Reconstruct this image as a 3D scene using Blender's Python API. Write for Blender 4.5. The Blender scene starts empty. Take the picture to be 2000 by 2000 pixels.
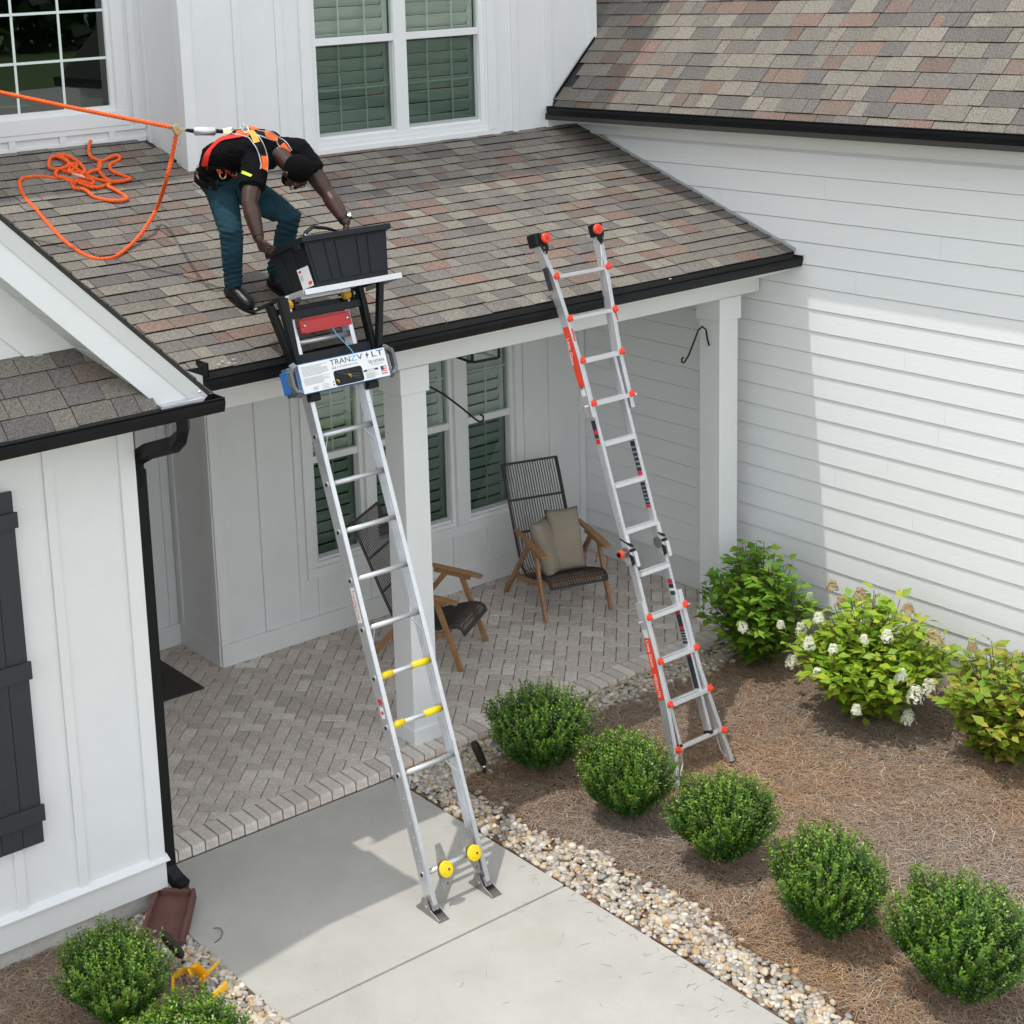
import bpy, bmesh, math, random
import numpy as np
from mathutils import Vector, Matrix, Quaternion
from mathutils import noise as mnoise
random.seed(7); rng = np.random.default_rng(7)
S = bpy.context.scene
C = S.collection
V3 = Vector
# ------------------------------------------------------------------ camera, light, exposure
cam = bpy.data.objects.new('camera', bpy.data.cameras.new('camera')); C.objects.link(cam); S.camera = cam
CP = V3((-6.49585, -8.59481, 5.59904)); YAW, PITCH, ROLL, FPX, PPX, PPY = 0.61618, 0.21087, -0.045264, 3170.848059, 704.720699, 622.95725
fw = V3((math.sin(YAW)*math.cos(PITCH), math.cos(YAW)*math.cos(PITCH), -math.sin(PITCH)))
rt = V3((math.cos(YAW), -math.sin(YAW), 0)); up = rt.cross(fw)
r2 = rt*math.cos(ROLL)+up*math.sin(ROLL); u2 = -rt*math.sin(ROLL)+up*math.cos(ROLL)
cam.matrix_world = Matrix(((r2.x,u2.x,-fw.x,CP.x),(r2.y,u2.y,-fw.y,CP.y),(r2.z,u2.z,-fw.z,CP.z),(0,0,0,1)))
cam.data.sensor_width = 36; cam.data.lens = 36*FPX/2000
cam.data.shift_x = (1000-PPX)/2000; cam.data.shift_y = -(1000-PPY)/2000
cam.data.clip_start = .1; cam.data.clip_end = 2000
SUN = V3((-.30, .106, 1)).normalized()
W = bpy.data.worlds.new('World'); S.world = W; W.use_nodes = True
nt = W.node_tree; nt.nodes.clear()
sky = nt.nodes.new('ShaderNodeTexSky'); sky.sky_type = 'NISHITA'; sky.sun_disc = False
sky.sun_elevation = math.asin(SUN.z); sky.sun_rotation = math.atan2(SUN.x, SUN.y)
sky.air_density = 1.0; sky.dust_density = 2.5; sky.ozone_density = 1.0
bg = nt.nodes.new('ShaderNodeBackground'); bg.inputs[1].default_value = .15
wo = nt.nodes.new('ShaderNodeOutputWorld')
hz = nt.nodes.new('ShaderNodeMix'); hz.data_type = 'RGBA'; hz.inputs[0].default_value = .70; hz.inputs[7].default_value = (16.6, 17.3, 17.7, 1)   # thin bright summer haze
tcw = nt.nodes.new('ShaderNodeTexCoord'); sxyz = nt.nodes.new('ShaderNodeSeparateXYZ'); mrw = nt.nodes.new('ShaderNodeMapRange')   # haze thickens towards the horizon
mrw.inputs[1].default_value = 0; mrw.inputs[2].default_value = 1; mrw.inputs[3].default_value = .95; mrw.inputs[4].default_value = .38
nt.links.new(tcw.outputs['Generated'], sxyz.inputs[0]); nt.links.new(sxyz.outputs[2], mrw.inputs[0]); nt.links.new(mrw.outputs[0], hz.inputs[0])
nt.links.new(sky.outputs[0], hz.inputs[6]); nt.links.new(hz.outputs[2], bg.inputs[0]); nt.links.new(bg.outputs[0], wo.inputs[0])
sl = bpy.data.lights.new('sun', 'SUN'); sl.energy = 2.7; sl.angle = math.radians(.6); sl.color = (1, .965, .9)
so = bpy.data.objects.new('sun', sl); C.objects.link(so); so.location = (-6, 4, 20)
so.rotation_euler = SUN.to_track_quat('Z', 'Y').to_euler()
S.view_settings.view_transform = 'Standard'; S.view_settings.look = 'None'
S.view_settings.exposure = -0.30; S.view_settings.gamma = 1; S.view_settings.use_curve_mapping = False
S.render.engine = 'CYCLES'; S.cycles.max_bounces = 8; S.cycles.diffuse_bounces = 4; S.cycles.transparent_max_bounces = 12
S.cycles.use_denoising = True

# ------------------------------------------------------------------ mesh building helpers
class MB:
    def __init__(s): s.v = []; s.f = []; s.c = []; s.m = []
    def add(s, vs, fs, col=None, mi=0):
        o = len(s.v); s.v += [tuple(v) for v in vs]
        for f in fs: s.f.append(tuple(i+o for i in f)); s.c.append(col); s.m.append(mi)
        return s
    def box(s, a, b, M=None, col=None, mi=0):
        x0,y0,z0 = a; x1,y1,z1 = b
        vs = [(x0,y0,z0),(x1,y0,z0),(x1,y1,z0),(x0,y1,z0),(x0,y0,z1),(x1,y0,z1),(x1,y1,z1),(x0,y1,z1)]
        if M is not None: vs = [M@V3(v) for v in vs]
        return s.add(vs, [(0,3,2,1),(4,5,6,7),(0,1,5,4),(1,2,6,5),(2,3,7,6),(3,0,4,7)], col, mi)
    def bar(s, p, q, w, h, side=(1,0,0), col=None, mi=0):
        """rectangular bar p->q; w along 'side', h across"""
        p = V3(p); q = V3(q); d = (q-p).normalized(); sd = V3(side); sd = (sd-d*sd.dot(d)).normalized(); n = d.cross(sd)
        vs = []
        for e in (p, q):
            for a, b in ((-1,-1),(1,-1),(1,1),(-1,1)): vs.append(e+sd*a*w/2+n*b*h/2)
        return s.add(vs, [(0,3,2,1),(4,5,6,7),(0,1,5,4),(1,2,6,5),(2,3,7,6),(3,0,4,7)], col, mi)
    def tube(s, pts, r, n=8, caps=True, col=None, mi=0, flat=1, side=None):
        pts = [V3(p) for p in pts]; rr = r if isinstance(r, (list, tuple)) else [r]*len(pts)
        o = len(s.v); prev = None; rings = []
        for i, p in enumerate(pts):
            d = (pts[min(i+1,len(pts)-1)]-pts[max(i-1,0)])
            d = d.normalized() if d.length > 1e-9 else V3((0,0,1))
            if prev is None:
                a = V3(side) if side is not None else (V3((0,0,1)) if abs(d.z) < .9 else V3((1,0,0)))
            else: a = prev
            a = (a-d*a.dot(d)); a = a.normalized() if a.length > 1e-6 else d.orthogonal().normalized()
            b = d.cross(a); prev = a
            rings.append([p+a*math.cos(2*math.pi*k/n)*rr[i]+b*math.sin(2*math.pi*k/n)*rr[i]*flat for k in range(n)])
        vs = [v for R in rings for v in R]; fs = []
        for i in range(len(pts)-1):
            for k in range(n): fs.append((i*n+k, i*n+(k+1)%n, (i+1)*n+(k+1)%n, (i+1)*n+k))
        if caps: fs.append(tuple(range(n-1,-1,-1))); fs.append(tuple((len(pts)-1)*n+k for k in range(n)))
        return s.add(vs, fs, col, mi)
    def cyl(s, p, q, r, n=14, r1=None, col=None, mi=0): return s.tube([p, q], [r, r if r1 is None else r1], n, True, col, mi)
    def sphere(s, c, r, n=12, m=8, M=None, col=None, mi=0):
        rx,ry,rz = (r,r,r) if not isinstance(r,(tuple,list)) else r
        vs = [V3((0,0,rz))]
        for i in range(1,m):
            t = math.pi*i/m
            for k in range(n): vs.append(V3((rx*math.sin(t)*math.cos(2*math.pi*k/n), ry*math.sin(t)*math.sin(2*math.pi*k/n), rz*math.cos(t))))
        vs.append(V3((0,0,-rz)))
        if M is not None: vs = [M@v for v in vs]
        vs = [v+V3(c) for v in vs]; fs = [(0,1+k,1+(k+1)%n) for k in range(n)]
        for i in range(m-2):
            for k in range(n): fs.append((1+i*n+k,1+(i+1)*n+k,1+(i+1)*n+(k+1)%n,1+i*n+(k+1)%n))
        L = len(vs)-1; b = 1+(m-2)*n
        fs += [(L, b+(k+1)%n, b+k) for k in range(n)]
        return s.add(vs, fs, col, mi)
    def prism(s, poly, ext, col=None, mi=0):
        """poly: list of 3D points, ext: vector"""
        n = len(poly); e = V3(ext); vs = [V3(p) for p in poly]+[V3(p)+e for p in poly]
        fs = [tuple(range(n-1,-1,-1)), tuple(range(n,2*n))]+[(i,(i+1)%n,n+(i+1)%n,n+i) for i in range(n)]
        return s.add(vs, fs, col, mi)
    def sweep(s, prof, a, b, ax, ay, closed=True, caps=True, col=None, mi=0):
        """extrude 2D profile (list of (u,v)) from point a to b, u along ax, v along ay"""
        a=V3(a);b=V3(b);ax=V3(ax);ay=V3(ay);n=len(prof)
        vs=[a+ax*u+ay*v for u,v in prof]+[b+ax*u+ay*v for u,v in prof]
        fs=[(i,(i+1)%n,n+(i+1)%n,n+i) for i in range(n if closed else n-1)]
        if caps and closed: fs += [tuple(range(n-1,-1,-1)),tuple(range(n,2*n))]
        return s.add(vs,fs,col,mi)
    def mesh(s, name):
        me = bpy.data.meshes.new(name); me.from_pydata(s.v, [], s.f); me.update()
        if any(c is not None for c in s.c):
            at = me.color_attributes.new('Col', 'FLOAT_COLOR', 'CORNER'); arr = []
            for f, c in zip(s.f, s.c):
                c = c or (1,1,1); arr += [c[0],c[1],c[2],1.0]*len(f)
            at.data.foreach_set('color', arr)
        if any(s.m): me.polygons.foreach_set('material_index', s.m)
        return me
def fixn(me):
    bm = bmesh.new(); bm.from_mesh(me); bmesh.ops.recalc_face_normals(bm, faces=bm.faces); bm.to_mesh(me); bm.free()
def smooth(me, v=True): me.polygons.foreach_set('use_smooth', [v]*len(me.polygons))
def obj(name, mb, mat, parent=None, bevel=0, sm=False, fix=True, label=None, M=None):
    me = mb.mesh(name) if isinstance(mb, MB) else mb
    if fix and isinstance(mb, MB): fixn(me)
    for m_ in (mat if isinstance(mat, (list,tuple)) else [mat]): me.materials.append(m_)
    if sm: smooth(me)
    o = bpy.data.objects.new(name, me); C.objects.link(o)
    if parent is not None: o.parent = parent
    if M is not None: o.matrix_local = M
    if bevel:
        b = o.modifiers.new('b','BEVEL'); b.width = bevel; b.segments = 2; b.limit_method = 'ANGLE'; b.angle_limit = math.radians(40)
    if label: o['label'] = label
    return o
def tag(o, label, cat, group=None):
    o['label'] = label; o['category'] = cat
    if group: o['group'] = group
    return o
def struct(o): o['kind'] = 'structure'; return o
def stuff(o): o['kind'] = 'stuff'; return o
def thing(name, label, cat, M=None, group=None):
    o = bpy.data.objects.new(name, None); C.objects.link(o)
    if M is not None: o.matrix_local = M
    o.empty_display_size = .2
    return tag(o, label, cat, group)
def T(x,y,z): return Matrix.Translation((x,y,z))
def Rz(a): return Matrix.Rotation(a,4,'Z')
def Rx(a): return Matrix.Rotation(a,4,'X')
def Ry(a): return Matrix.Rotation(a,4,'Y')
def npmesh(name, verts, faces, cols=None):
    """verts (N,3); faces (M,k); cols (M,3)"""
    verts = np.asarray(verts, np.float32); faces = np.asarray(faces, np.int32); M_, k = faces.shape
    me = bpy.data.meshes.new(name); me.vertices.add(len(verts)); me.vertices.foreach_set('co', verts.ravel())
    me.loops.add(M_*k); me.loops.foreach_set('vertex_index', faces.ravel())
    me.polygons.add(M_); me.polygons.foreach_set('loop_start', np.arange(0, M_*k, k, dtype=np.int32))
    me.update(calc_edges=True)
    if cols is not None:
        at = me.color_attributes.new('Col','FLOAT_COLOR','CORNER')
        c = np.ones((M_,k,4), np.float32); c[:,:,:3] = np.asarray(cols)[:,None,:]; at.data.foreach_set('color', c.ravel())
    me.validate(); return me

# ------------------------------------------------------------------ materials
def mat(name, col=(.8,.8,.8), rough=.5, metal=0, spec=.5, var=0, vscale=8, bump=0, bscale=40, attr=False, stretch=None, detail=4, coat=0, ior=None):
    m = bpy.data.materials.new(name); m.use_nodes = True; n = m.node_tree.nodes; L = m.node_tree.links
    p = n['Principled BSDF']; p.inputs['Roughness'].default_value = rough; p.inputs['Metallic'].default_value = metal
    p.inputs['Specular IOR Level'].default_value = spec; p.inputs['Coat Weight'].default_value = coat
    p.inputs['Base Color'].default_value = (*col, 1)
    tc = n.new('ShaderNodeTexCoord'); src = tc.outputs['Object']
    if stretch:
        mp = n.new('ShaderNodeMapping'); mp.inputs['Scale'].default_value = stretch; L.new(src, mp.inputs[0]); src = mp.outputs[0]
    base = None
    if attr:
        a = n.new('ShaderNodeVertexColor'); a.layer_name = 'Col'; base = a.outputs[0]
    if var:
        ns = n.new('ShaderNodeTexNoise'); ns.inputs['Scale'].default_value = vscale; ns.inputs['Detail'].default_value = detail; ns.inputs['Roughness'].default_value = .65
        L.new(src, ns.inputs[0])
        mr = n.new('ShaderNodeMapRange'); mr.inputs[1].default_value = .3; mr.inputs[2].default_value = .7
        mr.inputs[3].default_value = 1-var; mr.inputs[4].default_value = 1+var; L.new(ns.outputs[0], mr.inputs[0])
        mx = n.new('ShaderNodeMix'); mx.data_type = 'RGBA'; mx.blend_type = 'MULTIPLY'; mx.inputs[0].default_value = 1
        if base is not None: L.new(base, mx.inputs[6])
        else: mx.inputs[6].default_value = (*col,1)
        L.new(mr.outputs[0], mx.inputs[7]); base = mx.outputs[2]
    if base is not None: L.new(base, p.inputs['Base Color'])
    if bump:
        nb = n.new('ShaderNodeTexNoise'); nb.inputs['Scale'].default_value = bscale; nb.inputs['Detail'].default_value = 5; L.new(src, nb.inputs[0])
        b = n.new('ShaderNodeBump'); b.inputs['Strength'].default_value = 1; b.inputs['Distance'].default_value = bump
        L.new(nb.outputs[0], b.inputs['Height']); L.new(b.outputs[0], p.inputs['Normal'])
    m['p'] = 1
    return m
def P(m): return m.node_tree.nodes['Principled BSDF']
M_ = {}
M_['white'] = mat('white_paint', (.77,.78,.78), .55, var=.025, vscale=3, bump=.0006, bscale=120)
M_['trim'] = mat('trim_paint', (.79,.80,.80), .45, var=.02, vscale=4)
def siding_mat():
    m = mat('siding_paint', (.85,.86,.865), .5)
    n = m.node_tree.nodes; L = m.node_tree.links
    tc = n.new('ShaderNodeTexCoord'); mp = n.new('ShaderNodeMapping'); mp.inputs['Scale'].default_value = (1,.9,7); L.new(tc.outputs['Object'], mp.inputs[0])
    ns = n.new('ShaderNodeTexNoise'); ns.inputs['Scale'].default_value = 1.6; ns.inputs['Detail'].default_value = 2; L.new(mp.outputs[0], ns.inputs[0])
    ml = n.new('ShaderNodeMath'); ml.operation = 'MULTIPLY'; ml.inputs[1].default_value = 130; L.new(ns.outputs[0], ml.inputs[0])
    sn = n.new('ShaderNodeMath'); sn.operation = 'SINE'; L.new(ml.outputs[0], sn.inputs[0])
    n2 = n.new('ShaderNodeTexNoise'); n2.inputs['Scale'].default_value = 3; mp2 = n.new('ShaderNodeMapping'); mp2.inputs['Scale'].default_value = (1,1.5,40)
    L.new(tc.outputs['Object'], mp2.inputs[0]); L.new(mp2.outputs[0], n2.inputs[0])
    ad = n.new('ShaderNodeMath'); ad.operation = 'ADD'; L.new(sn.outputs[0], ad.inputs[0]); L.new(n2.outputs[0], ad.inputs[1])
    b = n.new('ShaderNodeBump'); b.inputs['Distance'].default_value = .0004; b.inputs['Strength'].default_value = .6
    L.new(ad.outputs[0], b.inputs['Height']); L.new(b.outputs[0], P(m).inputs['Normal'])
    return m
M_['siding'] = siding_mat()
M_['soffit'] = mat('soffit_vinyl', (.66,.67,.66), .5, var=.03, vscale=3)
M_['shingle'] = mat('shingle_granules', rough=.95, spec=.12, attr=True, var=.55, vscale=95, detail=5, bump=.0012, bscale=220)
M_['deck'] = mat('roof_underlay', (.035,.033,.03), .95)
M_['gutter'] = mat('black_gutter', (.007,.008,.009), .45, spec=.22, var=.3, vscale=6)
M_['alu_in'] = mat('gutter_inside', (.55,.55,.56), .5, var=.1, vscale=8)
M_['brick'] = mat('paver_brick', rough=.9, spec=.2, attr=True, var=.16, vscale=28, bump=.002, bscale=60)
M_['mortar'] = mat('paver_mortar', (.22,.195,.175), .95, var=.25, vscale=30, bump=.002, bscale=90)
def concrete_mat():
    m = mat('walk_concrete', (.435,.42,.385), .85, spec=.25, var=.07, vscale=2.2, bump=.0008, bscale=140)
    n = m.node_tree.nodes; L = m.node_tree.links
    tc = n.new('ShaderNodeTexCoord'); sp = n.new('ShaderNodeTexNoise'); sp.inputs['Scale'].default_value = 110; sp.inputs['Detail'].default_value = 3
    L.new(tc.outputs['Object'], sp.inputs[0]); mr = n.new('ShaderNodeMapRange'); mr.inputs[1].default_value=.3; mr.inputs[2].default_value=.7; mr.inputs[3].default_value=.93; mr.inputs[4].default_value=1.07
    L.new(sp.outputs[0], mr.inputs[0]); old = P(m).inputs['Base Color'].links[0].from_socket
    mx = n.new('ShaderNodeMix'); mx.data_type='RGBA'; mx.blend_type='MULTIPLY'; mx.inputs[0].default_value=1
    L.new(old, mx.inputs[6]); L.new(mr.outputs[0], mx.inputs[7]); L.new(mx.outputs[2], P(m).inputs['Base Color'])
    return m
def stain(m, scale, lo, hi, strength, tint=(.6,.5,.4)):
    n = m.node_tree.nodes; L = m.node_tree.links; tc = n.new('ShaderNodeTexCoord'); a = n.new('ShaderNodeTexNoise'); a.inputs['Scale'].default_value = scale; a.inputs['Detail'].default_value = 6; a.inputs['Roughness'].default_value = .7; a.inputs['Distortion'].default_value = .6
    L.new(tc.outputs['Object'], a.inputs[0]); r = n.new('ShaderNodeMapRange'); r.inputs[1].default_value = lo; r.inputs[2].default_value = hi; r.inputs[3].default_value = 0; r.inputs[4].default_value = strength; L.new(a.outputs[0], r.inputs[0])
    old = P(m).inputs['Base Color'].links[0].from_socket; mx = n.new('ShaderNodeMix'); mx.data_type = 'RGBA'; mx.blend_type = 'MULTIPLY'; L.new(r.outputs[0], mx.inputs[0]); L.new(old, mx.inputs[6]); mx.inputs[7].default_value = (*tint,1); L.new(mx.outputs[2], P(m).inputs['Base Color']); return m
M_['concrete'] = stain(stain(concrete_mat(), 1.3, .52, .75, .30, (.72,.68,.60)), 26, .66, .74, .5, (.6,.55,.5))
stain(M_['white'], 2.0, .55, .8, .18, (.8,.78,.72)); stain(M_['trim'], 3.0, .6, .8, .2, (.8,.78,.72))
M_['found'] = mat('foundation_parging', (.5,.49,.46), .9, var=.15, vscale=12, bump=.003, bscale=50)
M_['pebble'] = mat('river_pebble', rough=.6, spec=.4, attr=True, var=.15, vscale=40)
M_['soil'] = mat('bed_soil', (.15,.088,.052), .98, var=.4, vscale=9, bump=.012, bscale=50)
M_['straw'] = mat('pine_straw', rough=.85, spec=.2, attr=True)
M_['lawn'] = mat('lawn_grass', (.07,.12,.035), .95, var=.35, vscale=.8)
M_['asphalt'] = mat('driveway_concrete', (.42,.41,.38), .9, var=.1, vscale=2)
def leaf_mat(name, trans=.3, rough=.4, spec=.5):
    m = mat(name, rough=rough, spec=spec, attr=True); n = m.node_tree.nodes; L = m.node_tree.links
    p = P(m); tr = n.new('ShaderNodeBsdfTranslucent'); mx = n.new('ShaderNodeMixShader'); mx.inputs[0].default_value = trans
    a = n.new('ShaderNodeVertexColor'); a.layer_name='Col'; L.new(a.outputs[0], p.inputs['Base Color']); L.new(a.outputs[0], tr.inputs[0])
    L.new(p.outputs[0], mx.inputs[1]); L.new(tr.outputs[0], mx.inputs[2]); L.new(mx.outputs[0], n['Material Output'].inputs[0])
    return m
M_['leaf'] = leaf_mat('boxwood_leaf', .25, .3, .5)
M_['hleaf'] = leaf_mat('hydrangea_leaf', .35, .45, .4)
M_['petal'] = leaf_mat('flower_petal', .3, .6, .3)
M_['twig'] = mat('twig_bark', (.10,.075,.05), .9, var=.3, vscale=30)
def glass_mat(name, tint=(.55,.70,.62), boost=1.6):
    m = bpy.data.materials.new(name); m.use_nodes = True; n = m.node_tree.nodes; L = m.node_tree.links
    n.remove(n['Principled BSDF']); t = n.new('ShaderNodeBsdfTransparent'); t.inputs[0].default_value = (*tint,1)
    g = n.new('ShaderNodeBsdfGlossy'); g.inputs['Roughness'].default_value = .004; g.inputs[0].default_value = (.9,.97,.93,1)
    f = n.new('ShaderNodeFresnel'); f.inputs[0].default_value = 1.5
    ml = n.new('ShaderNodeMath'); ml.operation='MULTIPLY'; ml.inputs[1].default_value = boost; ml.use_clamp = True; L.new(f.outputs[0], ml.inputs[0])
    ge = n.new('ShaderNodeNewGeometry'); iv = n.new('ShaderNodeMath'); iv.operation = 'SUBTRACT'; iv.inputs[0].default_value = 1; L.new(ge.outputs['Backfacing'], iv.inputs[1]); m2 = n.new('ShaderNodeMath'); m2.operation = 'MULTIPLY'; L.new(ml.outputs[0], m2.inputs[0]); L.new(iv.outputs[0], m2.inputs[1])
    mx = n.new('ShaderNodeMixShader'); L.new(m2.outputs[0], mx.inputs[0]); L.new(t.outputs[0], mx.inputs[1]); L.new(g.outputs[0], mx.inputs[2])
    L.new(mx.outputs[0], n['Material Output'].inputs[0]); return m
M_['glass'] = glass_mat('window_glass', (.84,.88,.86), 3.0)
M_['glass_screen'] = glass_mat('screened_glass', (.64,.71,.68), 1.8)
M_['glass_dark'] = glass_mat('dark_glass', (.35,.45,.4), 2.8)
M_['louvre'] = mat('shutter_louvre', (.75,.77,.72), .5)
M_['muntin'] = mat('muntin_between_glass', (.72,.82,.76), .5)
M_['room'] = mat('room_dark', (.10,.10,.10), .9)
M_['screen_frame'] = mat('screen_frame', (.42,.43,.44), .45)
M_['bshutter'] = mat('dark_shutter_paint', (.028,.033,.038), .55, var=.15, vscale=20, stretch=(6,6,1), bump=.0006, bscale=60)
M_['alu'] = mat('ladder_aluminium', (.66,.67,.69), .34, metal=.75, var=.07, vscale=14)
M_['alu_b'] = mat('bright_aluminium', (.66,.67,.69), .42, metal=.7, var=.05, vscale=10)
M_['steel'] = mat('zinc_steel', (.36,.35,.34), .42, metal=.9, var=.2, vscale=25)
M_['chrome'] = mat('bright_steel', (.85,.85,.86), .15, metal=1)
M_['gold'] = mat('yellow_zinc', (.72,.60,.32), .28, metal=.95, var=.1, vscale=30)
M_['orange'] = mat('orange_plastic', (.80,.065,.025), .38)
M_['red'] = mat('red_paint', (.50,.025,.03), .4)
M_['yellow'] = mat('yellow_plastic', (.85,.62,.01), .4, var=.06, vscale=30)
M_['amber'] = mat('amber_wheel', (.55,.28,.01), .35)
M_['black'] = mat('black_metal', (.007,.008,.009), .45, spec=.3)
M_['rubber'] = mat('black_rubber', (.010,.010,.010), .75, spec=.25)
M_['blackpl'] = mat('black_tote_plastic', (.0075,.0105,.014), .5, spec=.3, var=.15, vscale=9, bump=.0004, bscale=300)
M_['greypl'] = mat('grey_plastic', (.13,.14,.16), .5)
M_['blue'] = mat('blue_plastic', (.02,.16,.48), .42)
M_['label'] = mat('white_label', (.74,.75,.76), .4)
M_['ink'] = mat('label_ink', (.03,.035,.05), .6)
M_['ink_grey'] = mat('label_grey_ink', (.30,.31,.33), .6)
M_['ink_blue'] = mat('label_blue_ink', (.12,.42,.72), .6)
M_['ink_navy'] = mat('label_navy_ink', (.02,.035,.15), .6)
M_['ink_red'] = mat('label_red_ink', (.6,.03,.04), .5)
M_['wood'] = mat('teak_wood', (.36,.19,.085), .5, var=.28, vscale=7, stretch=(6,6,1), detail=6)
M_['rope_dark'] = mat('dark_wicker_cord', (.055,.048,.043), .75, var=.2, vscale=60)
M_['pillow'] = mat('tan_pillow_cloth', (.34,.29,.225), .9, var=.07, vscale=7, bump=.002, bscale=500)
M_['mat'] = mat('dark_doormat', (.045,.04,.036), .95, var=.3, vscale=120, bump=.003, bscale=300)
M_['splash'] = mat('brown_splash_block', (.125,.055,.043), .8, var=.25, vscale=14, bump=.002, bscale=80)
M_['bronze'] = mat('bronze_lamp', (.035,.028,.024), .5, metal=.3)
M_['tape'] = mat('yellow_strap', (.9,.48,.01), .5, var=.1, vscale=30)
def rope_mat():
    m = mat('orange_rope', (.92,.13,.012), .6, var=.15, vscale=18); return m
M_['rope'] = rope_mat()
M_['skin'] = mat('dark_skin', (.052,.023,.015), .4, spec=.45, var=.15, vscale=14, bump=.0006, bscale=220)
M_['hair'] = mat('black_hair', (.003,.003,.003), .9, spec=.12, bump=.004, bscale=260)
M_['tee'] = mat('black_tshirt', (.0045,.0045,.0055), .9, spec=.12, var=.25, vscale=10, bump=.004, bscale=22)
M_['jeans'] = mat('blue_jeans', (.016,.050,.070), .9, spec=.2, var=.35, vscale=6, bump=.004, bscale=24)
M_['boot'] = mat('black_boot_leather', (.006,.006,.007), .38, spec=.4, bump=.0015, bscale=70)
M_['harness_o'] = mat('orange_webbing', (.95,.14,.02), .7, bump=.0005, bscale=400)
M_['harness_y'] = mat('light_orange_webbing', (.95,.36,.06), .7)
M_['harness_r'] = mat('red_webbing', (.70,.025,.015), .7)
M_['harness_k'] = mat('black_webbing', (.008,.008,.008), .85, spec=.2)
M_['harness_g'] = mat('grey_piping', (.5,.5,.52), .6)
M_['lime'] = mat('lime_print', (.55,.68,.02), .6)
stain(M_['shingle'], 1.1, .5, .75, .35, (.72,.70,.68)); stain(M_['brick'], 1.6, .5, .75, .35, (.75,.70,.64))
stain(M_['found'], 5, .5, .7, .6, (.6,.5,.38))

# ------------------------------------------------------------------ generic repeated pieces (first n largest in view are parts, the rest one joined part)
def view_size(c, area, nrm=None):
    d = V3(c)-CP; L_ = d.length; q = d.dot(fw)
    if q <= 0: return 0
    x = d.dot(r2)/q*FPX+PPX; y = PPY-d.dot(u2)/q*FPX
    k = 1 if (-60 < x < 2060 and -60 < y < 2060) else .05
    if nrm is not None: k *= max(.02, abs(V3(nrm).dot(d/L_)))
    return area/L_**2*k
def addc(b, vs, fs, c):
    """c may carry a second colour for the cut lower edge (third face)"""
    if isinstance(c, list):
        b.add(vs, fs[:2]+fs[3:], c[0]); n = len(b.v)-len(vs); b.f.append(tuple(i+n for i in fs[2])); b.c.append(c[1]); b.m.append(0)
    else: b.add(vs, fs, c)
def pieces(items, name, mats, parent, limit, bevel=0):
    """items: (size, verts, faces, colour)"""
    items.sort(key=lambda t: -t[0])
    for s_, vs, fs, c in items[:limit]:
        b = MB(); cen = sum((V3(v) for v in vs), V3())/len(vs)
        addc(b, [V3(v)-cen for v in vs], fs, c); o = obj(name, b, mats, parent, bevel=bevel, fix=False); o.location = cen
    if len(items) > limit:
        b = MB()
        for s_, vs, fs, c in items[limit:]: addc(b, vs, fs, c)
        o = obj(name+'_field', b, mats, parent, bevel=0, fix=False); stuff(o)
HEX = [(0,3,2,1),(4,5,6,7),(0,1,5,4),(1,2,6,5),(2,3,7,6),(3,0,4,7)]
def clip(poly, f):
    """keep f(p)>=0 ; 2D polygon"""
    out = []
    for i in range(len(poly)):
        a, b = poly[i], poly[(i+1)%len(poly)]; fa, fb = f(a), f(b)
        if fa >= 0: out.append(a)
        if (fa >= 0) != (fb >= 0):
            t = fa/(fa-fb); out.append((a[0]+(b[0]-a[0])*t, a[1]+(b[1]-a[1])*t))
    return out
# ------------------------------------------------------------------ constants measured from the place
xW, yB, yF2, yB2, ZP = 3.73, 2.277, 2.294, 2.916, .075
XC, YWF = -2.362, -.383            # corner and front plane of the left wing
def roofz(y): return 3.232+.35759*(y+.283)
# ------------------------------------------------------------------ ground, lawn, street, walk
b = MB(); N_ = 60
b.add([(-400,-400,-.06),(400,-400,-.06),(400,400,-.06),(-400,400,-.06)], [(0,1,2,3)])
struct(obj('ground', b, M_['lawn'], fix=False))
# mulch bed: gently uneven sheet
def bedz(x, y):
    z = .012*mnoise.noise(V3((x*1.7,y*1.7,0)))+.008*mnoise.noise(V3((x*6,y*6,3)))-.004
    if x > 0: z += .03*min(1,max(0,(x-.2)/.6))
    return z
def sheet(name, x0,x1,y0,y1,step,mt,dz=0):
    nx = int((x1-x0)/step)+1; ny = int((y1-y0)/step)+1
    X,Y = np.meshgrid(np.linspace(x0,x1,nx), np.linspace(y0,y1,ny))
    vs = [(x,y,bedz(x,y)+dz) for x,y in zip(X.ravel(),Y.ravel())]
    idx = np.arange(nx*ny).reshape(ny,nx)
    fs = np.stack([idx[:-1,:-1].ravel(), idx[:-1,1:].ravel(), idx[1:,1:].ravel(), idx[1:,:-1].ravel()],1)
    me = npmesh(name, vs, fs); smooth(me); return obj(name, me, mt)
XWL, XWR = -2.412, -.323
struct(sheet('mulch_bed', XWR+.0, 3.76, -6.5, .02, .06, M_['soil']))
struct(sheet('mulch_bed_left', -6.5, XWL, -6.5, YWF+.06, .08, M_['soil']))
b = MB(); b.add([(-60,-55,-.05),(60,-75,-.05),(60,-42,-.05),(-60,-36,-.05)], [(0,1,2,3)])
b.add([(-16,-34,-.05),(14,-34,-.05),(14,-9.5,-.05),(-16,-9.5,-.05)], [(0,1,2,3)])  # near slab added out of view to bounce light onto the front walls
struct(obj('driveway', b, M_['asphalt'], fix=False))
walk = struct(obj('walkway', MB().box((XWL+.01,-12,-.08),(XWR-.01,-.002,-.02)), M_['found']))
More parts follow.
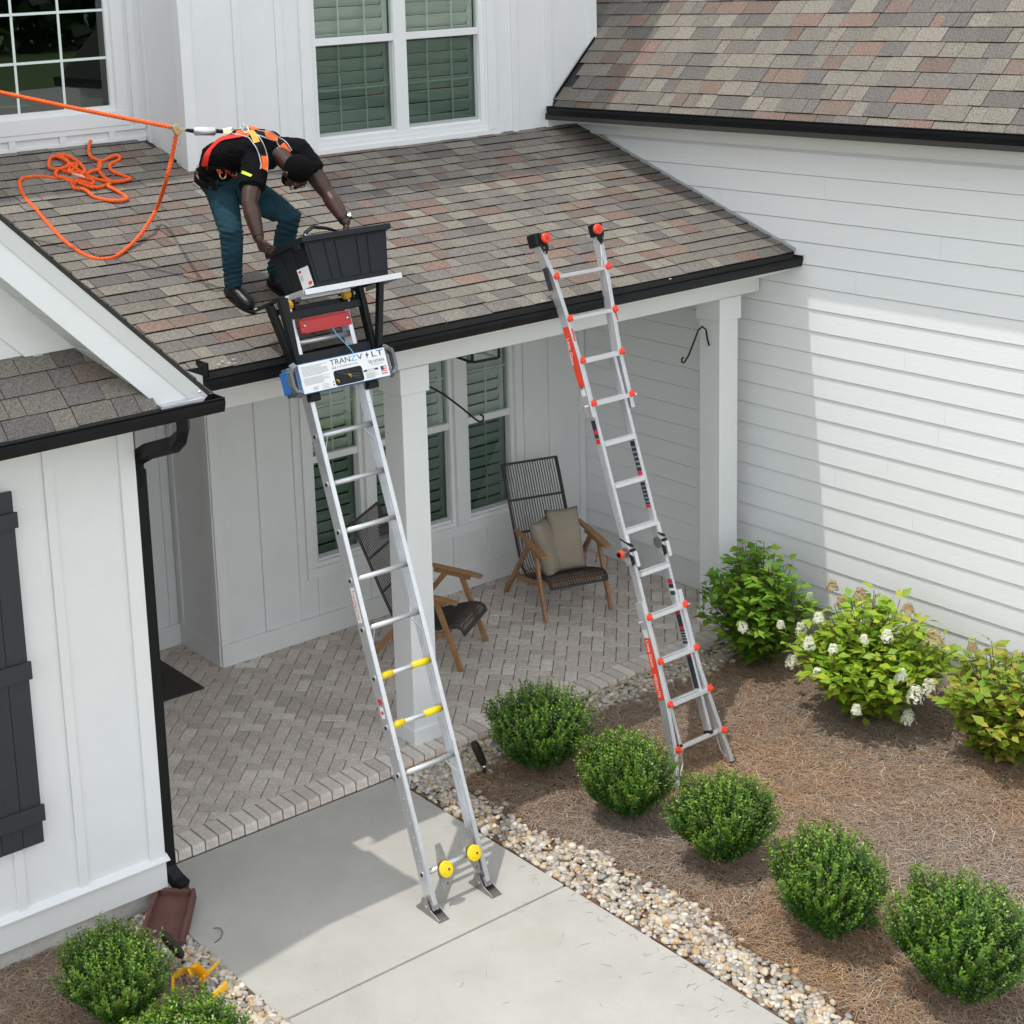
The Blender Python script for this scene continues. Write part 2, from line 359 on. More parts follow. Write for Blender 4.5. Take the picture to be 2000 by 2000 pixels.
for y0,y1 in ((-1.794,-.004),(-3.6,-1.806),(-5.4,-3.612),(-8,-5.412)):
    bm_ = MB().box((XWL,y0,-.075),(XWR,y1,0)); obj('slab', bm_, M_['concrete'], walk, bevel=.011)

# ------------------------------------------------------------------ porch floor
pf = struct(obj('porch_floor', MB().box((-2.36,.012,-.05),(xW+.03,3.3,ZP-.009)), M_['mortar']))
items = []
BC = [(.66,.58,.52),(.63,.55,.50),(.68,.61,.55),(.60,.53,.48),(.64,.575,.52),(.62,.53,.48),(.70,.65,.59)]
def bcol(f=1):
    c = random.choice(BC); k = random.uniform(.86,1.08)*f; return tuple(min(1,x*k) for x in c)
def poly_brick(poly, z0, z1, col, gap=.0045):
    if len(poly) < 3: return
    cx = sum(p[0] for p in poly)/len(poly); cy = sum(p[1] for p in poly)/len(poly)
    a = 0
    for i in range(len(poly)): a += poly[i][0]*poly[(i+1)%len(poly)][1]-poly[(i+1)%len(poly)][0]*poly[i][1]
    a = abs(a)/2
    if a < .0004: return
    dz = random.uniform(-.0018,.0018); n = len(poly)
    def shr(p, s): 
        d = math.hypot(p[0]-cx,p[1]-cy) or 1; return (p[0]-(p[0]-cx)/d*s, p[1]-(p[1]-cy)/d*s)
    top = [shr(p,gap*1.9+.003) for p in poly]; mid = [shr(p,gap*1.35) for p in poly]
    vs = [(p[0],p[1],z0) for p in mid]+[(p[0],p[1],z1-.004+dz) for p in mid]+[(p[0],p[1],z1+dz) for p in top]
    fs = [tuple(range(2*n,3*n))]+[(i,(i+1)%n,n+(i+1)%n,n+i) for i in range(n)]+[(n+i,n+(i+1)%n,2*n+(i+1)%n,2*n+i) for i in range(n)]
    items.append((view_size((cx,cy,z1),a,(0,0,1)), vs, fs, col))
BW = .1; BL = .2; c45 = math.sqrt(.5)
fs_ = [lambda p: p[0]+2.35, lambda p: xW+.01-p[0], lambda p: p[1]-.205, lambda p: 3.25-p[1]]
def rot45(p): return ((p[0]-p[1])*c45-.35, (p[0]+p[1])*c45+.03)
for i in range(-40,60):
    for j in range(-60,60):
        for kind in (0,1):
            # herringbone: step (BW) pattern
            ox = i*BW+ j*0; 
            if kind == 0:
                if (i-j)%4: continue
                r = [(i*BW, j*BW), (i*BW+BL, j*BW), (i*BW+BL, j*BW+BW), (i*BW, j*BW+BW)]
            else:
                if (i-j)%4 != 3: continue
                r = [(i*BW, j*BW-0), (i*BW+BW, j*BW), (i*BW+BW, j*BW+BL), (i*BW, j*BW+BL)]
            q = [rot45(p) for p in r]
            if all(p[0] < -2.6 or p[0] > 4 or p[1] < 0 or p[1] > 3.4 for p in q): continue
            for f in fs_:
                q = clip(q, f)
                if len(q) < 3: break
            if len(q) >= 3: poly_brick(q, ZP-.02, ZP, bcol())
x = -2.355
while x < xW-.02:
    w_ = .1015; x1 = min(x+w_, xW); j_ = random.uniform(-.003,.003)
    b0 = len(items); col = bcol(1.04)
    vs = [(x+.005,.0+j_,.003),(x1-.005,.0+j_,.003),(x1-.005,.198,.003),(x+.005,.198,.003),(x+.006,.004+j_,ZP),(x1-.006,.004+j_,ZP),(x1-.006,.197,ZP),(x+.006,.197,ZP)]
    items.append((view_size((x,.1,ZP),.03), vs, HEX, col)); x = x1
pieces(items, 'brick', M_['brick'], pf, 300)

# ------------------------------------------------------------------ the house
house = thing('house', 'white house with covered brick porch, board and batten and lap siding, shingle roofs', 'house')
def hp(name, mb, mt, parent=None, **k): return obj(name, mb, mt, parent or house, **k)
def wall_y(x0,x1,z0,z1,y,th,openings,name='wall',mt=None,parent=None):
    """wall in plane y (front face), openings (x0,x1,z0,z1)"""
    xs = sorted({x0,x1,*[o[0] for o in openings],*[o[1] for o in openings]}); zs = sorted({z0,z1,*[o[2] for o in openings],*[o[3] for o in openings]})
    b = MB(); gx = [(a,c) for a,c in zip(xs[:-1],xs[1:])]
    for a,c in gx:
        run = None; segs = []
        for e,f in zip(zs[:-1],zs[1:]):
            hole = any(o[0] <= a+1e-6 and c <= o[1]+1e-6 and o[2] <= e+1e-6 and f <= o[3]+1e-6 for o in openings)
            if not hole:
                if run is None: run = [e,f]
                else: run[1] = f
            elif run: segs.append(run); run = None
        if run: segs.append(run)
        for e,f in segs: b.box((a,y,e),(c,y+th,f))
    me = b.mesh(name); bm = bmesh.new(); bm.from_mesh(me); bmesh.ops.remove_doubles(bm, verts=bm.verts, dist=1e-5)
    seen = {}
    for f in bm.faces: seen.setdefault(tuple(sorted(v.index for v in f.verts)), []).append(f)
    dl = [f for l in seen.values() if len(l) > 1 for f in l]
    if dl: bmesh.ops.delete(bm, geom=dl, context='FACES')
    bmesh.ops.recalc_face_normals(bm, faces=bm.faces); bm.to_mesh(me); bm.free()
    return obj(name, me, mt or M_['white'], parent or house, fix=False)
# --- left wing front wall, gable, water table
wl = wall_y(-6.8, XC, .13, 3.235, YWF, .14, [])
def batten(wall, x, z0, z1, y, w=.058, t=.018): obj('batten', MB().box((x-w/2,y-t,z0),(x+w/2,y,z1)), M_['white'], wall, bevel=.002)
for x in (-3.285,-2.893,-3.68,-4.07,-4.46): batten(wl, x, .332, 3.20, YWF)
obj('corner_board', MB().box((-2.45,YWF-.022,.332),(XC+.012,YWF,3.20)), M_['trim'], wl, bevel=.002)
obj('corner_board', MB().box((XC,YWF,.332),(XC+.012,YWF+.09,3.20)), M_['trim'], wl)
obj('frieze_board', MB().box((-6.8,YWF-.02,3.11),(-2.455,YWF,3.2)), M_['trim'], wl)
obj('skirt_board', MB().box((-6.8,YWF-.024,.13),(XC+.014,YWF,.318)), M_['trim'], wl, bevel=.002)
obj('drip_cap', MB().prism([(-6.8,YWF-.052,.316),(-6.8,YWF-.052,.322),(-6.8,YWF,.347),(-6.8,YWF,.316)], (6.8+XC+.03,0,0)), M_['trim'], wl)
hp('foundation', MB().box((-6.8,YWF+.02,-.1),(XC-.03,YWF+.3,.13)), M_['found'])
side = hp('wall', MB().box((XC-.14,YWF+.141,.0),(XC,3.3,3.2)), M_['white'])
hp('foundation', MB().box((XC-.13,YWF+.301,-.1),(XC-.002,0,-.001)), M_['found'])
# gable wall (in front plane) above skirt roof
gz = lambda x: 1.268-x if x > -4.7 else 1.268+9.4+x      # top of gable roof
RX = -4.7
gw = hp('gable_wall', MB().prism([(-6.8,YWF,3.235),(XC,YWF,3.235),(XC,YWF,gz(XC)-.3),(RX,YWF,gz(RX)-.3),(-6.8,YWF,gz(-6.8)-.3)], (0,.14,0)), M_['white'])
for x in (-3.285,-3.68,-4.07,-2.893): batten(gw, x, 3.60, gz(x)-.33-.24*1.4, YWF)
s2 = math.sqrt(.5)
obj('rake_frieze', MB().prism([(-2.52,YWF-.02,3.602),(-2.74,YWF-.02,3.602),(RX,YWF-.02,gz(RX)-.32-.24*1.414),(RX,YWF-.02,gz(RX)-.32),(XC-.03,YWF-.02,gz(XC-.03)-.32)][0:0] or
    [(-2.635,YWF-.02,3.602),(-2.97,YWF-.02,3.602),(RX,YWF-.02,gz(RX)-.315-.335),(RX,YWF-.02,gz(RX)-.315)], (0,.02,0)), M_['trim'], gw, bevel=.004)
# gable roof deck + rake
XE = -2.02                                             # lower end of the rake
def gpt(x, dn, y): # dn: distance below the top plane measured at right angles
    return V3((x-dn*s2, y, gz(x)-dn*s2))
gr = hp('gable_roof', MB().prism([gpt(XE,.02,-.70),gpt(RX,.02,-.70),gpt(RX,.06,-.70),gpt(XE,.06,-.70)], (0,4.2,0)), M_['deck'])
hp('gable_roof', MB().prism([(RX,-.7,gz(RX)-.03),(-7.6,-.7,gz(-7.6)-.03),(-7.6,-.7,gz(-7.6)-.09),(RX,-.7,gz(RX)-.09)], (0,4.2,0)), M_['deck'])
items = []; k = 0
s_ = 0.0; Lg = (XE-RX)*math.sqrt(2)
while s_ < Lg:
    xa = XE+.012-s_*s2; y_ = -.757; 
    while y_ < 3.4:
        w_ = random.uniform(.15,.3); e = .02*random.random()
        A = gpt(xa,-.011,y_); n = V3((s2,0,s2)); dwn = V3((s2,0,-s2)); st = V3((0,1,0))
        B0 = A+dwn*0; up_ = -dwn*.16
        vs = [A-n*.011, A-n*.011+st*(w_-.003), A-n*.014+st*(w_-.003)+up_, A-n*.014+up_, A, A+st*(w_-.003), A-n*.009+st*(w_-.003)+up_, A-n*.009+up_]
        if y_ < -.6 : items.append((view_size(A,.004), vs, HEX, (.13,.12,.115)))
        y_ += w_
        if y_ > -.5: break
    s_ += .143
b = MB()
for it in items: b.add(it[1], it[2], it[3])
stuff(obj('shingle_field', b, M_['shingle'], gr, fix=False))
# upper tilted trim strip, then the wide fascia, both follow the rake
def rake(name, d0, d1, y0, y1, mt, th=.02, xa=XE, xb=RX, xa2=None):
    xa2 = xa if xa2 is None else xa2
    p = [gpt(xa,d0,y0),gpt(xb,d0,y0),gpt(xb,d1,y1),gpt(xa2,d1,y1)]
    return obj(name, MB().prism(p,(0,th,0)), mt, gr)
rake('rake_strip', .022, .105, -.752, -.742, M_['soffit'])
rake('rake_fascia', .105, .245, -.733, -.733, M_['trim'], xa=XE-.015)
obj('rake_edge', MB().prism([gpt(XE,.0,-.757),gpt(RX,.0,-.757),gpt(RX,.02,-.757),gpt(XE,.02,-.757)],(0,.06,0)), M_['deck'], gr)
i = 0; x = XE-.17
while x > -3.9:
    p = [gpt(x,.226,-.712),gpt(x-.1,.226,-.712),gpt(x-.1,.238,-.712),gpt(x,.238,-.712)]
    obj('soffit_panel', MB().prism(p,(0,.335,0)), M_['soffit'], gr, bevel=.003); x -= .112; i += 1
obj('soffit_back', MB().prism([gpt(XE-.1,.20,-.712),gpt(RX,.20,-.712),gpt(RX,.222,-.712),gpt(XE-.1,.222,-.712)],(0,.338,0)), M_['greypl'], gr)  # dark grey colour puts groove shade between the soffit panels
# boxed end of the rake above the gutter
obj('rake_return', MB().prism([(XE-.34,-.728,3.275),(XE-.01,-.728,3.275),(XE-.01,-.728,3.27+.02),(XE-.16,-.728,3.435),(XE-.34,-.728,3.36)],(0,.30,0)), M_['trim'], gr, bevel=.003)
obj('rake_return', MB().box((-2.355,-.79,3.255),(XE-.06,-.70,3.275)), M_['alu_in'], gr, bevel=.003)
obj('gutter_bolt', MB().sphere((XE-.09,-.79,3.315),.012), M_['chrome'], gr)

# --- shingle courses on an arbitrary plane
PAL = [((.225,.205,.175),4),((.20,.18,.16),3),((.25,.225,.19),4),((.165,.152,.142),3),((.205,.15,.125),2.4),((.235,.16,.132),1.6),((.18,.162,.15),3),((.27,.245,.205),2)]
pc = [p[0] for p in PAL]; pw = [p[1] for p in PAL]
shingles = []
def courses(o, su, tu, s0, s1, t0, t1, expo, inside=None, tone=1):
    """o origin, su up-slope unit, tu along-eave unit"""
    o = V3(o); su = V3(su).normalized(); tu = V3(tu).normalized(); n = tu.cross(su)
    if n.z < 0: n = -n
    s = s0; r = 0
    while s < s1:
        t = t0-random.uniform(0,.25); wob = random.uniform(-.002,.002)
        while t < t1:
            w_ = random.choice((.105,.14,.17,.2,.23,.27,.30))*random.uniform(.95,1.05)
            a = max(t,t0); c = min(t+w_,t1); t += w_
            if c-a < .02: continue
            thick = random.choice((.008,.0115)); e0 = s+wob+random.uniform(-.0018,.0018); top = min(s+expo+.012, s1+.012)
            mid = o+su*(s+expo/2)+tu*((a+c)/2)
            if inside and not inside(mid): continue
            col = random.choices(pc, pw)[0]; k = random.uniform(.88,1.10)*tone*.93; col = tuple((x*.86+m_*.14)*k for x,m_ in zip(col,(.208,.186,.163)))
            dr = .035 if r == 0 else 0
            def q(ss,tt,nn): return o+su*(ss+dr*.3*(ss<s+expo*.4))+tu*tt+n*(nn-(dr*(.5) if ss < s+expo*.4 else 0))
            lo = thick+.003; gp_ = .0026
            vs = [q(e0,a+gp_,-.004),q(e0,c-gp_,-.004),q(top,c-gp_,-.006),q(top,a+gp_,-.006),q(e0,a+gp_,lo),q(e0,c-gp_,lo),q(top,c-gp_,thick-.0052),q(top,a+gp_,thick-.0052)]
            shingles.append((view_size(mid,(c-a)*expo,n), vs, HEX, [col,(.022,.02,.018)]))
        s += expo; r += 1
# --- porch roof
cs = 1/math.sqrt(1+.35759**2); sn = .35759*cs
yE0 = -.205
pr = hp('porch_roof', MB().prism([(-3.6,yE0+.02,roofz(yE0+.02)-.012),(-3.6,3.0,roofz(3.0)-.012),(-3.6,3.0,roofz(3.0)-.06),(-3.6,yE0+.02,roofz(yE0+.02)-.06)], (3.6+xW-.001,0,0)), M_['deck'])
hp('porch_ceiling', MB().box((XC+.002,.37,3.06),(xW-.002,yB2+.0,3.09)), M_['white'])
def in_porch(p):
    if p.x < 1.268-p.z-.25: return False
    return not (p.x > -.36 and p.y > yF2+.02)
expo = .1295
courses((-3.2,yE0,roofz(yE0)), (0,cs,sn), (1,0,0), 0, (yB2-yE0)/cs, 0, 3.2+xW-.012, expo, in_porch)
# --- skirt roof under the gable
sk0 = V3((-6.8,-.80,3.262)); sk1 = V3((-6.8,YWF,3.605)); su = (sk1-sk0); skL = su.length; su.normalize()
kn = V3((1,0,0)).cross(su); 
sr = hp('skirt_roof', MB().prism([sk0-kn*.008,sk1-kn*.008,sk1-kn*.05,sk0-kn*.05],(6.8-2.372,0,0)), M_['deck'])
courses((-5.6,-.80,3.262), su, (1,0,0), 0, skL, 0, 5.6-2.374, .137, None, 1.0)
# --- right wing roof
RW0 = V3((3.335,-6.5,4.288)); 
rr = hp('right_roof', MB().prism([RW0+V3((0,0,-.012)),RW0+V3((4.4,0,4.388)),RW0+V3((4.4,0,4.33)),RW0+V3((0,0,-.06))],(0,13,0)), M_['deck'])
courses(RW0, (1,0,1), (0,1,0), 0, 2.6, 2.6, 9.8, .1445, tone=.92, inside=lambda p: not (p.y > yF2 and p.x < 3.94))
pieces(shingles, 'shingle', M_['shingle'], pr, 300)
# --- gutters (K profile)
def gutter(a, b, out, name='gutter', h=.085, w=.125, parent=None):
    """a,b: outer top edge ends; out: unit vector pointing outwards"""
    o = V3(out); prof = [(0,0),(-.004,.004),(-.012,.0),(-.012,-.006),(-.003,-.012),(-.004,-.035),(-.012,-.058),(-.020,-h),(-w,-h),(-w,.004),(-w+.003,.004),(-w+.003,-h+.003),(-.023,-h+.003),(-.016,-.056),(-.008,-.035),(-.016,0)]
    g = hp(name, MB().sweep(prof, a, b, o, (0,0,1)), M_['gutter'], parent)
    ci = [(-.013,0),(-.004,-.03),(-.012,-.058),(-.020,-h),(-w,-h),(-w,0)]
    d = (V3(b)-V3(a)).normalized()
    for e in (V3(a),V3(b)): obj('end_cap', MB().sweep(ci, e-d*.002, e+d*.002, o, (0,0,1)), M_['gutter'], g)
    i1 = [(-w+.004,-h+.006),(-.04,-h+.006),(-.036,-.05),(-.039,-h+.005),(-w+.004,-h+.004)]
    obj('gutter_lining', MB().sweep([(-w+.006,-h+.008),(-.042,-h+.008),(-.042,-h+.005),(-w+.006,-h+.005)], a, b, o, (0,0,1)), M_['alu_in'], g)
    return g
gp = gutter((-1.86,-.283,3.232),(xW-.002,-.283,3.232),(0,-1,0))
gl = gutter((-6.8,-.863,3.270),(-1.985,-.863,3.270),(0,-1,0))
gu = gutter((3.318,-6.5,4.378-.03),(3.318,yF2-.03,4.378-.03),(-1,0,0), h=.095)
# splash guard at the inside corner of the porch gutter
sg = MB(); sg.box((-1.905,-.262,3.19),(-1.80,-.256,3.31)); sg.box((-1.80,-.262,3.19),(-1.74,-.25,3.325)); sg.box((-1.745,-.262,3.235),(-1.738,-.12,3.325)); obj('splash_guard', sg, M_['gutter'], gp)
obj('flashing', MB().prism([(-1.925,-.29,3.165),(-1.80,-.29,3.165),(-1.80,-.29,3.262),(-1.90,-.29,3.31),(-1.925,-.29,3.31)],(0,.006,0)), M_['alu_in'], gp)
# end of the gable's own side gutter, seen just as a short open trough
obj('gutter_lining', MB().prism([(-2.10,-.735,3.262),(-2.0,-.735,3.262),(-1.99,-.735,3.225),(-2.1,-.735,3.2)],(0,.40,0)), M_['alu_in'], gl)
# fascia / frieze under gutters
hp('fascia', MB().box((-1.93,-.157,3.10),(xW-.016,-.137,3.21)), M_['trim'])
hp('soffit', MB().box((-1.93,-.136,3.09),(xW-.016,.149,3.10)), M_['soffit'])
hp('porch_beam', MB().box((-2.355,.152,2.893),(xW-.018,.36,3.088)), M_['white'], bevel=.004)
hp('fascia', MB().box((-6.8,-.738,3.16),(-2.03,-.716,3.255)), M_['trim'])
hp('soffit', MB().box((-6.8,-.715,3.16),(-2.03,YWF-.002,3.172)), M_['soffit'])
hp('fascia', MB().box((3.444,-6.5,4.20),(3.464,yF2-.02,4.30)), M_['trim'])
hp('soffit', MB().box((3.465,-6.5,4.20),(xW+.0,yF2-.02,4.21)), M_['soffit'])
hp('frieze_board', MB().box((xW-.024,-6.5,4.08),(xW+.0,yF2-.02,4.199)), M_['trim'], bevel=.002)
# --- right wing lap siding: every board a part
rw = hp('wall', MB().box((xW+.026,-6.6,.0),(xW+.15,3.3,4.2)), M_['white'])
z = 4.15; zt = 2.804
while zt+.178 < 4.12: zt += .178
rows = []; zz = zt
while zz > .34: rows.append(zz); zz -= .178
for i, zb in enumerate(rows):
    # board spans zb-.178 .. zb ; lower lip proud
    cuts = [-6.5]; y_ = -6.5+random.uniform(1.2,3.6)
    while y_ < 2.2: cuts.append(y_); y_ += 3.66
    cuts.append(yB-.001)
    lo = max(zb-.178, .335)
    for a,c in zip(cuts[:-1],cuts[1:]):
        prof = [(.0,lo+.0065),(.0,lo+.008),(.011,zb),(.025,zb),(.025,lo+.0065)]
        b = MB().add([(xW+u,a+.0008,v) for u,v in prof]+[(xW+u,c-.0008,v) for u,v in prof], [(0,1,6,5),(1,2,7,6),(2,3,8,7),(3,4,9,8),(4,0,5,9),(0,4,3,2,1),(5,6,7,8,9)])
        obj('siding_board', b, M_['siding'], rw)
hp('foundation', MB().box((xW+.012,-6.5,-.1),(xW+.2,0.01,.333)), M_['found'])
obj('starter_ledge', MB().box((xW-.004,-6.5,.318),(xW+.02,-.0,.334)), M_['trim'], rw)
# --- posts
for px_ in (0.0, 3.226):
    x0 = px_; p = hp('porch_post', MB().box((x0+.018,.158,ZP),(x0+.235,.375,2.893)), M_['trim'], bevel=.004)
    obj('plinth', MB().box((x0,.14,ZP),(x0+.253,.393,ZP+.116)), M_['trim'], p, bevel=.004)
    obj('capital', MB().box((x0,.14,2.706),(x0+.253,.393,2.892)), M_['trim'], p, bevel=.004)
# --- porch back wall with triple window
wins = [(.62,1.165),(1.26,2.16),(2.29,2.87)]
pw_ = wall_y(-.346, xW+.016, ZP, 3.09, yB, .14, [(a,b_,.69,2.5) for a,b_ in wins])
def mull(w, x0,x1,z0,z1,y,t=.022,name='casing'): obj(name, MB().box((x0,y-t,z0),(x1,y,z1)), M_['trim'], w, bevel=.002)
for a,c in ((.53,.62),(1.165,1.26),(2.16,2.29),(2.87,2.96)): mull(pw_, a+.001,c-.001,.69,2.5,yB)
mull(pw_, .53,2.96,.60,.689,yB,.024); mull(pw_, .53,2.96,2.501,2.6,yB,.024)
for x in (.12,.49-.015,3.31,-.25,3.0): batten(pw_, x, .268, 3.05, yB)
for x in (1.21,1.70,2.13,2.53,.66): batten(pw_, x, .268, .598, yB, .06)
obj('baseboard', MB().box((-.346,yB-.024,ZP),(xW-.001,yB,.262)), M_['trim'], pw_, bevel=.002)
obj('corner_board', MB().box((xW-.07,yB-.02,.264),(xW-.002,yB,3.05)), M_['trim'], pw_)
obj('corner_board', MB().box((-.346,yB-.02,.264),(-.27,yB,3.05)), M_['trim'], pw_)
rs_ = hp('wall', MB().box((-.346,yB+.141,ZP),(-.20,yB2+.12,3.09)), M_['white'])
obj('baseboard', MB().box((-.362,yB-.002,ZP),(-.347,2.94,.262)), M_['trim'], rs_, bevel=.002)
obj('corner_board', MB().box((-.358,yB-.002,.264),(-.347,yB+.08,3.05)), M_['trim'], rs_)
obj('corner_board', MB().box((-.358,2.86,.264),(-.347,2.935,3.05)), M_['trim'], rs_)
ew = wall_y(-2.36,-.362,ZP,3.09,2.94,.14,[(-1.56,-.66,ZP,2.3)])
obj('baseboard', MB().box((-.58,2.92,ZP),(-.363,2.94,.262)), M_['trim'], ew, bevel=.002)
batten(ew, -.42, .264, 3.05, 2.94); 
dr = hp('door', MB().box((-1.54,2.985,ZP+.02),(-.70,3.03,2.28)), mat('door_stain', (.16,.085,.045), .45, var=.3, vscale=6, stretch=(6,6,1)))
obj('door_jamb', MB().box((-.70,2.925,ZP),(-.662,3.03,2.3)), mat('jamb_brown', (.15,.11,.085), .5), dr, bevel=.002)
obj('casing', MB().box((-.655,2.918,ZP),(-.60,2.939,2.36)), M_['trim'], dr, bevel=.002)
obj('threshold', MB().box((-1.56,2.93,ZP+.001),(-.70,3.0,ZP+.03)), M_['steel'], dr)
obj('handle', MB().cyl((-1.45,2.95,1.1),(-1.45,2.95,1.3),.012), M_['black'], dr)
# --- upper walls
u1 = wall_y(-7,-.342,4.0,7.6,yB2,.14,[(-1.83,-.60,4.62,6.2)])
u2_ = wall_y(-.34,3.953,3.9,7.6,yF2,.14,[(.86,2.65,4.235,5.92)])
us = hp('wall', MB().box((-.34,yF2+.141,4.0),(-.20,yB2+.14,7.6)), M_['white'])
hp('wall', MB().box((3.82,yF2+.141,4.2),(3.953,7,7.6)), M_['white'])
for x in (.155,.543,2.98,3.38): batten(u2_, x, 4.12, 7.6, yF2, .066)
obj('corner_board', MB().box((-.34-.012,yF2-.02,4.13),(-.25,yF2,7.6)), M_['trim'], u2_, bevel=.002)
obj('corner_board', MB().box((3.86,yF2-.02,4.8),(3.965,yF2,7.6)), M_['trim'], u2_, bevel=.002)
for a in ((.735,.838,4.2,6.1),(2.672,2.76,4.2,6.1)): mull(u2_, *a, yF2)
mull(u2_, .70,2.80,4.13,4.199,yF2,.02); 
mull(u2_, -.25,3.3,4.085,4.13,yF2,.016,'skirt_board')
obj('corner_board', MB().box((-.352,yF2+.0,4.15),(-.341,yF2+.07,7.6)), M_['trim'], us)
obj('corner_board', MB().box((-.352,yB2-.06,4.33),(-.341,yB2-.001,7.6)), M_['trim'], us)
for a in ((-.598,-.5,4.5,6.4),(-1.93,-1.832,4.5,6.4)): mull(u1, *a, yB2)
mull(u1, -1.93,-.50,4.50,4.615,yB2,.026); mull(u1, -6,-.36,4.36,4.40,yB2,.014,'skirt_board')
for x in (-1.5,-1.08,-.66,-1.93,-2.4): batten(u1, x, 4.33, 4.498, yB2, .056)
mull(u1, -3,-.36,4.458,4.499,yB2,.02,'skirt_board')
for x in (-.43,): batten(u1, x, 4.5, 7.6, yB2, .06)
hp('main_roof', MB().box((-.70,1.945,7.72),(4.35,9,7.95)), M_['trim']); hp('main_roof', MB().box((-7.5,2.566,7.72),(-.701,9,7.95)), M_['trim'])
# step flashing where porch roof meets the siding
obj('flashing', MB().prism([(xW-.016,yE0,roofz(yE0)+.028),(xW-.016,yB,roofz(yB)+.028),(xW-.016,yB,roofz(yB)+.004),(xW-.016,yE0,roofz(yE0)+.004)],(.012,0,0)), M_['screen_frame'], pr)
obj('flashing', MB().prism([(3.44,yF2-.03,4.388+.05),(3.93,yF2-.03,4.878+.05),(3.93,yF2-.03,4.878+.02),(3.44,yF2-.03,4.388+.02)],(0,.008,0)), M_['gutter'], rr)
# --- windows
def dark_box(x0,x1,z0,z1,y,d=1.2):  # closed dark box added behind the glass to keep daylight out
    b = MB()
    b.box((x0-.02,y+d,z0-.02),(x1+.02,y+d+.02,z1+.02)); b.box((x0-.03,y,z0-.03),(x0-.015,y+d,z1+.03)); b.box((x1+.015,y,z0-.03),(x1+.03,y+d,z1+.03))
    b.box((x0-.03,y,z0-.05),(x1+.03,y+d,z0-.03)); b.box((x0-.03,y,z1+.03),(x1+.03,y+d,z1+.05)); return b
def sash_window(x0,x1,z0,z1,y,zr,panes,grid_v=2,grid_h=1,louvres=True,pitch=.105):
    """x0..z1 opening; panes list of (xa,xb) glass; zr meeting rail centre"""
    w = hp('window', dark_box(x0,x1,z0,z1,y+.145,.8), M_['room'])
    b = MB(); f = .03
    xs = [x0]+[v for p_ in panes for v in p_]+[x1]
    for a,c in zip(xs[0::2],xs[1::2]): b.box((a,y+.012,z0),(c,y+.075,z1))
    b.box((x0,y+.008,z0-.0),(x1,y+.08,z0+.035)); b.box((x0,y+.008,z1-.04),(x1,y+.08,z1))
    obj('frame', b, M_['trim'], w)
    for xa,xb in panes:
        obj('meeting_rail', MB().box((xa,y+.022,zr-.03),(xb,y+.085,zr+.03)), M_['trim'], w, bevel=.003)
        obj('sill_rail', MB().box((xa,y+.03,z0+.036),(xb,y+.07,z0+.058)), M_['trim'], w)
        obj('pane', MB().box((xa,y+.045,zr+.03),(xb,y+.051,z1-.04)), M_['glass'], w)
        obj('pane', MB().box((xa,y+.062,z0+.05),(xb,y+.068,zr-.03)), M_['glass_screen'], w)
        sf = MB(); sf.box((xb-.028,y+.05,z0+.058),(xb,y+.06,zr-.031)); sf.box((xa,y+.05,z0+.058),(xb-.0285,y+.06,z0+.085)); sf.box((xa,y+.05,z0+.0855),(xa+.006,y+.06,zr-.031))
        obj('screen_frame', sf, M_['screen_frame'], w)
        for k in range(grid_v):
            xm = xa+(xb-xa)*(k+1)/(grid_v+1)
            obj('muntin', MB().box((xm-.008,y+.056,zr+.03),(xm+.008,y+.060,z1-.04)), M_['muntin'], w)
            obj('muntin', MB().box((xm-.008,y+.072,z0+.06),(xm+.008,y+.076,zr-.03)), M_['muntin'], w)
        for za,zb,yy in ((zr+.03,z1-.04,.0605),(z0+.06,zr-.03,.0765)):
            for k in range(grid_h):
                zm = za+(zb-za)*(k+1)/(grid_h+1)
                obj('muntin', MB().box((xa,y+yy,zm-.008),(xb,y+yy+.003,zm+.008)), M_['muntin'], w)
        if louvres:
            z = z0+.09; b = MB()
            obj('shutter_stile', MB().box((xa-.0,y+.10,z0+.03),(xa+.05,y+.128,z1)).box((xb-.05,y+.10,z0+.03),(xb,y+.128,z1)), M_['louvre'], w)
            while z < z1:
                M = T((xa+xb)/2,y+.114,z)@Rx(math.radians(-62+random.uniform(-3,3)))
                obj('louvre', MB().box((-(xb-xa)/2+.052,-.056,-.004),((xb-xa)/2-.052,.056,.004)), M_['louvre'], w, M=M); z += pitch
    return w
sash_window(.86,2.65,4.235,5.92,yF2,5.055,[(.90,1.688),(1.815,2.602)],2,1)
for (a,c),p in zip(wins,[(.66,1.127),(1.30,2.121),(2.335,2.83)]): sash_window(a,c,.69,2.5,yB,1.62,[p],1 if p[1]-p[0] < .6 else 2,1,pitch=.1)
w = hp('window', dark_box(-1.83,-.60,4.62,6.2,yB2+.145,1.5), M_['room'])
b = MB(); b.box((-1.83,yB2+.01,4.62),(-1.79,yB2+.08,6.2)); b.box((-.64,yB2+.01,4.62),(-.60,yB2+.08,6.2)); b.box((-1.79,yB2+.01,4.62),(-.64,yB2+.08,4.66)); b.box((-1.79,yB2+.01,6.16),(-.64,yB2+.08,6.2)); obj('frame', b, M_['trim'], w)
obj('pane', MB().box((-1.79,yB2+.035,4.66),(-.64,yB2+.04,6.16)), M_['glass_dark'], w)
for x in (-1.40,-1.017): obj('muntin', MB().box((x-.010,yB2+.03,4.66),(x+.010,yB2+.0345,6.16)), M_['muntin'], w)
for z in (5.03,5.395,5.76): obj('muntin', MB().box((-1.79,yB2+.026,z-.010),(-.64,yB2+.0295,z+.010)), M_['muntin'], w)
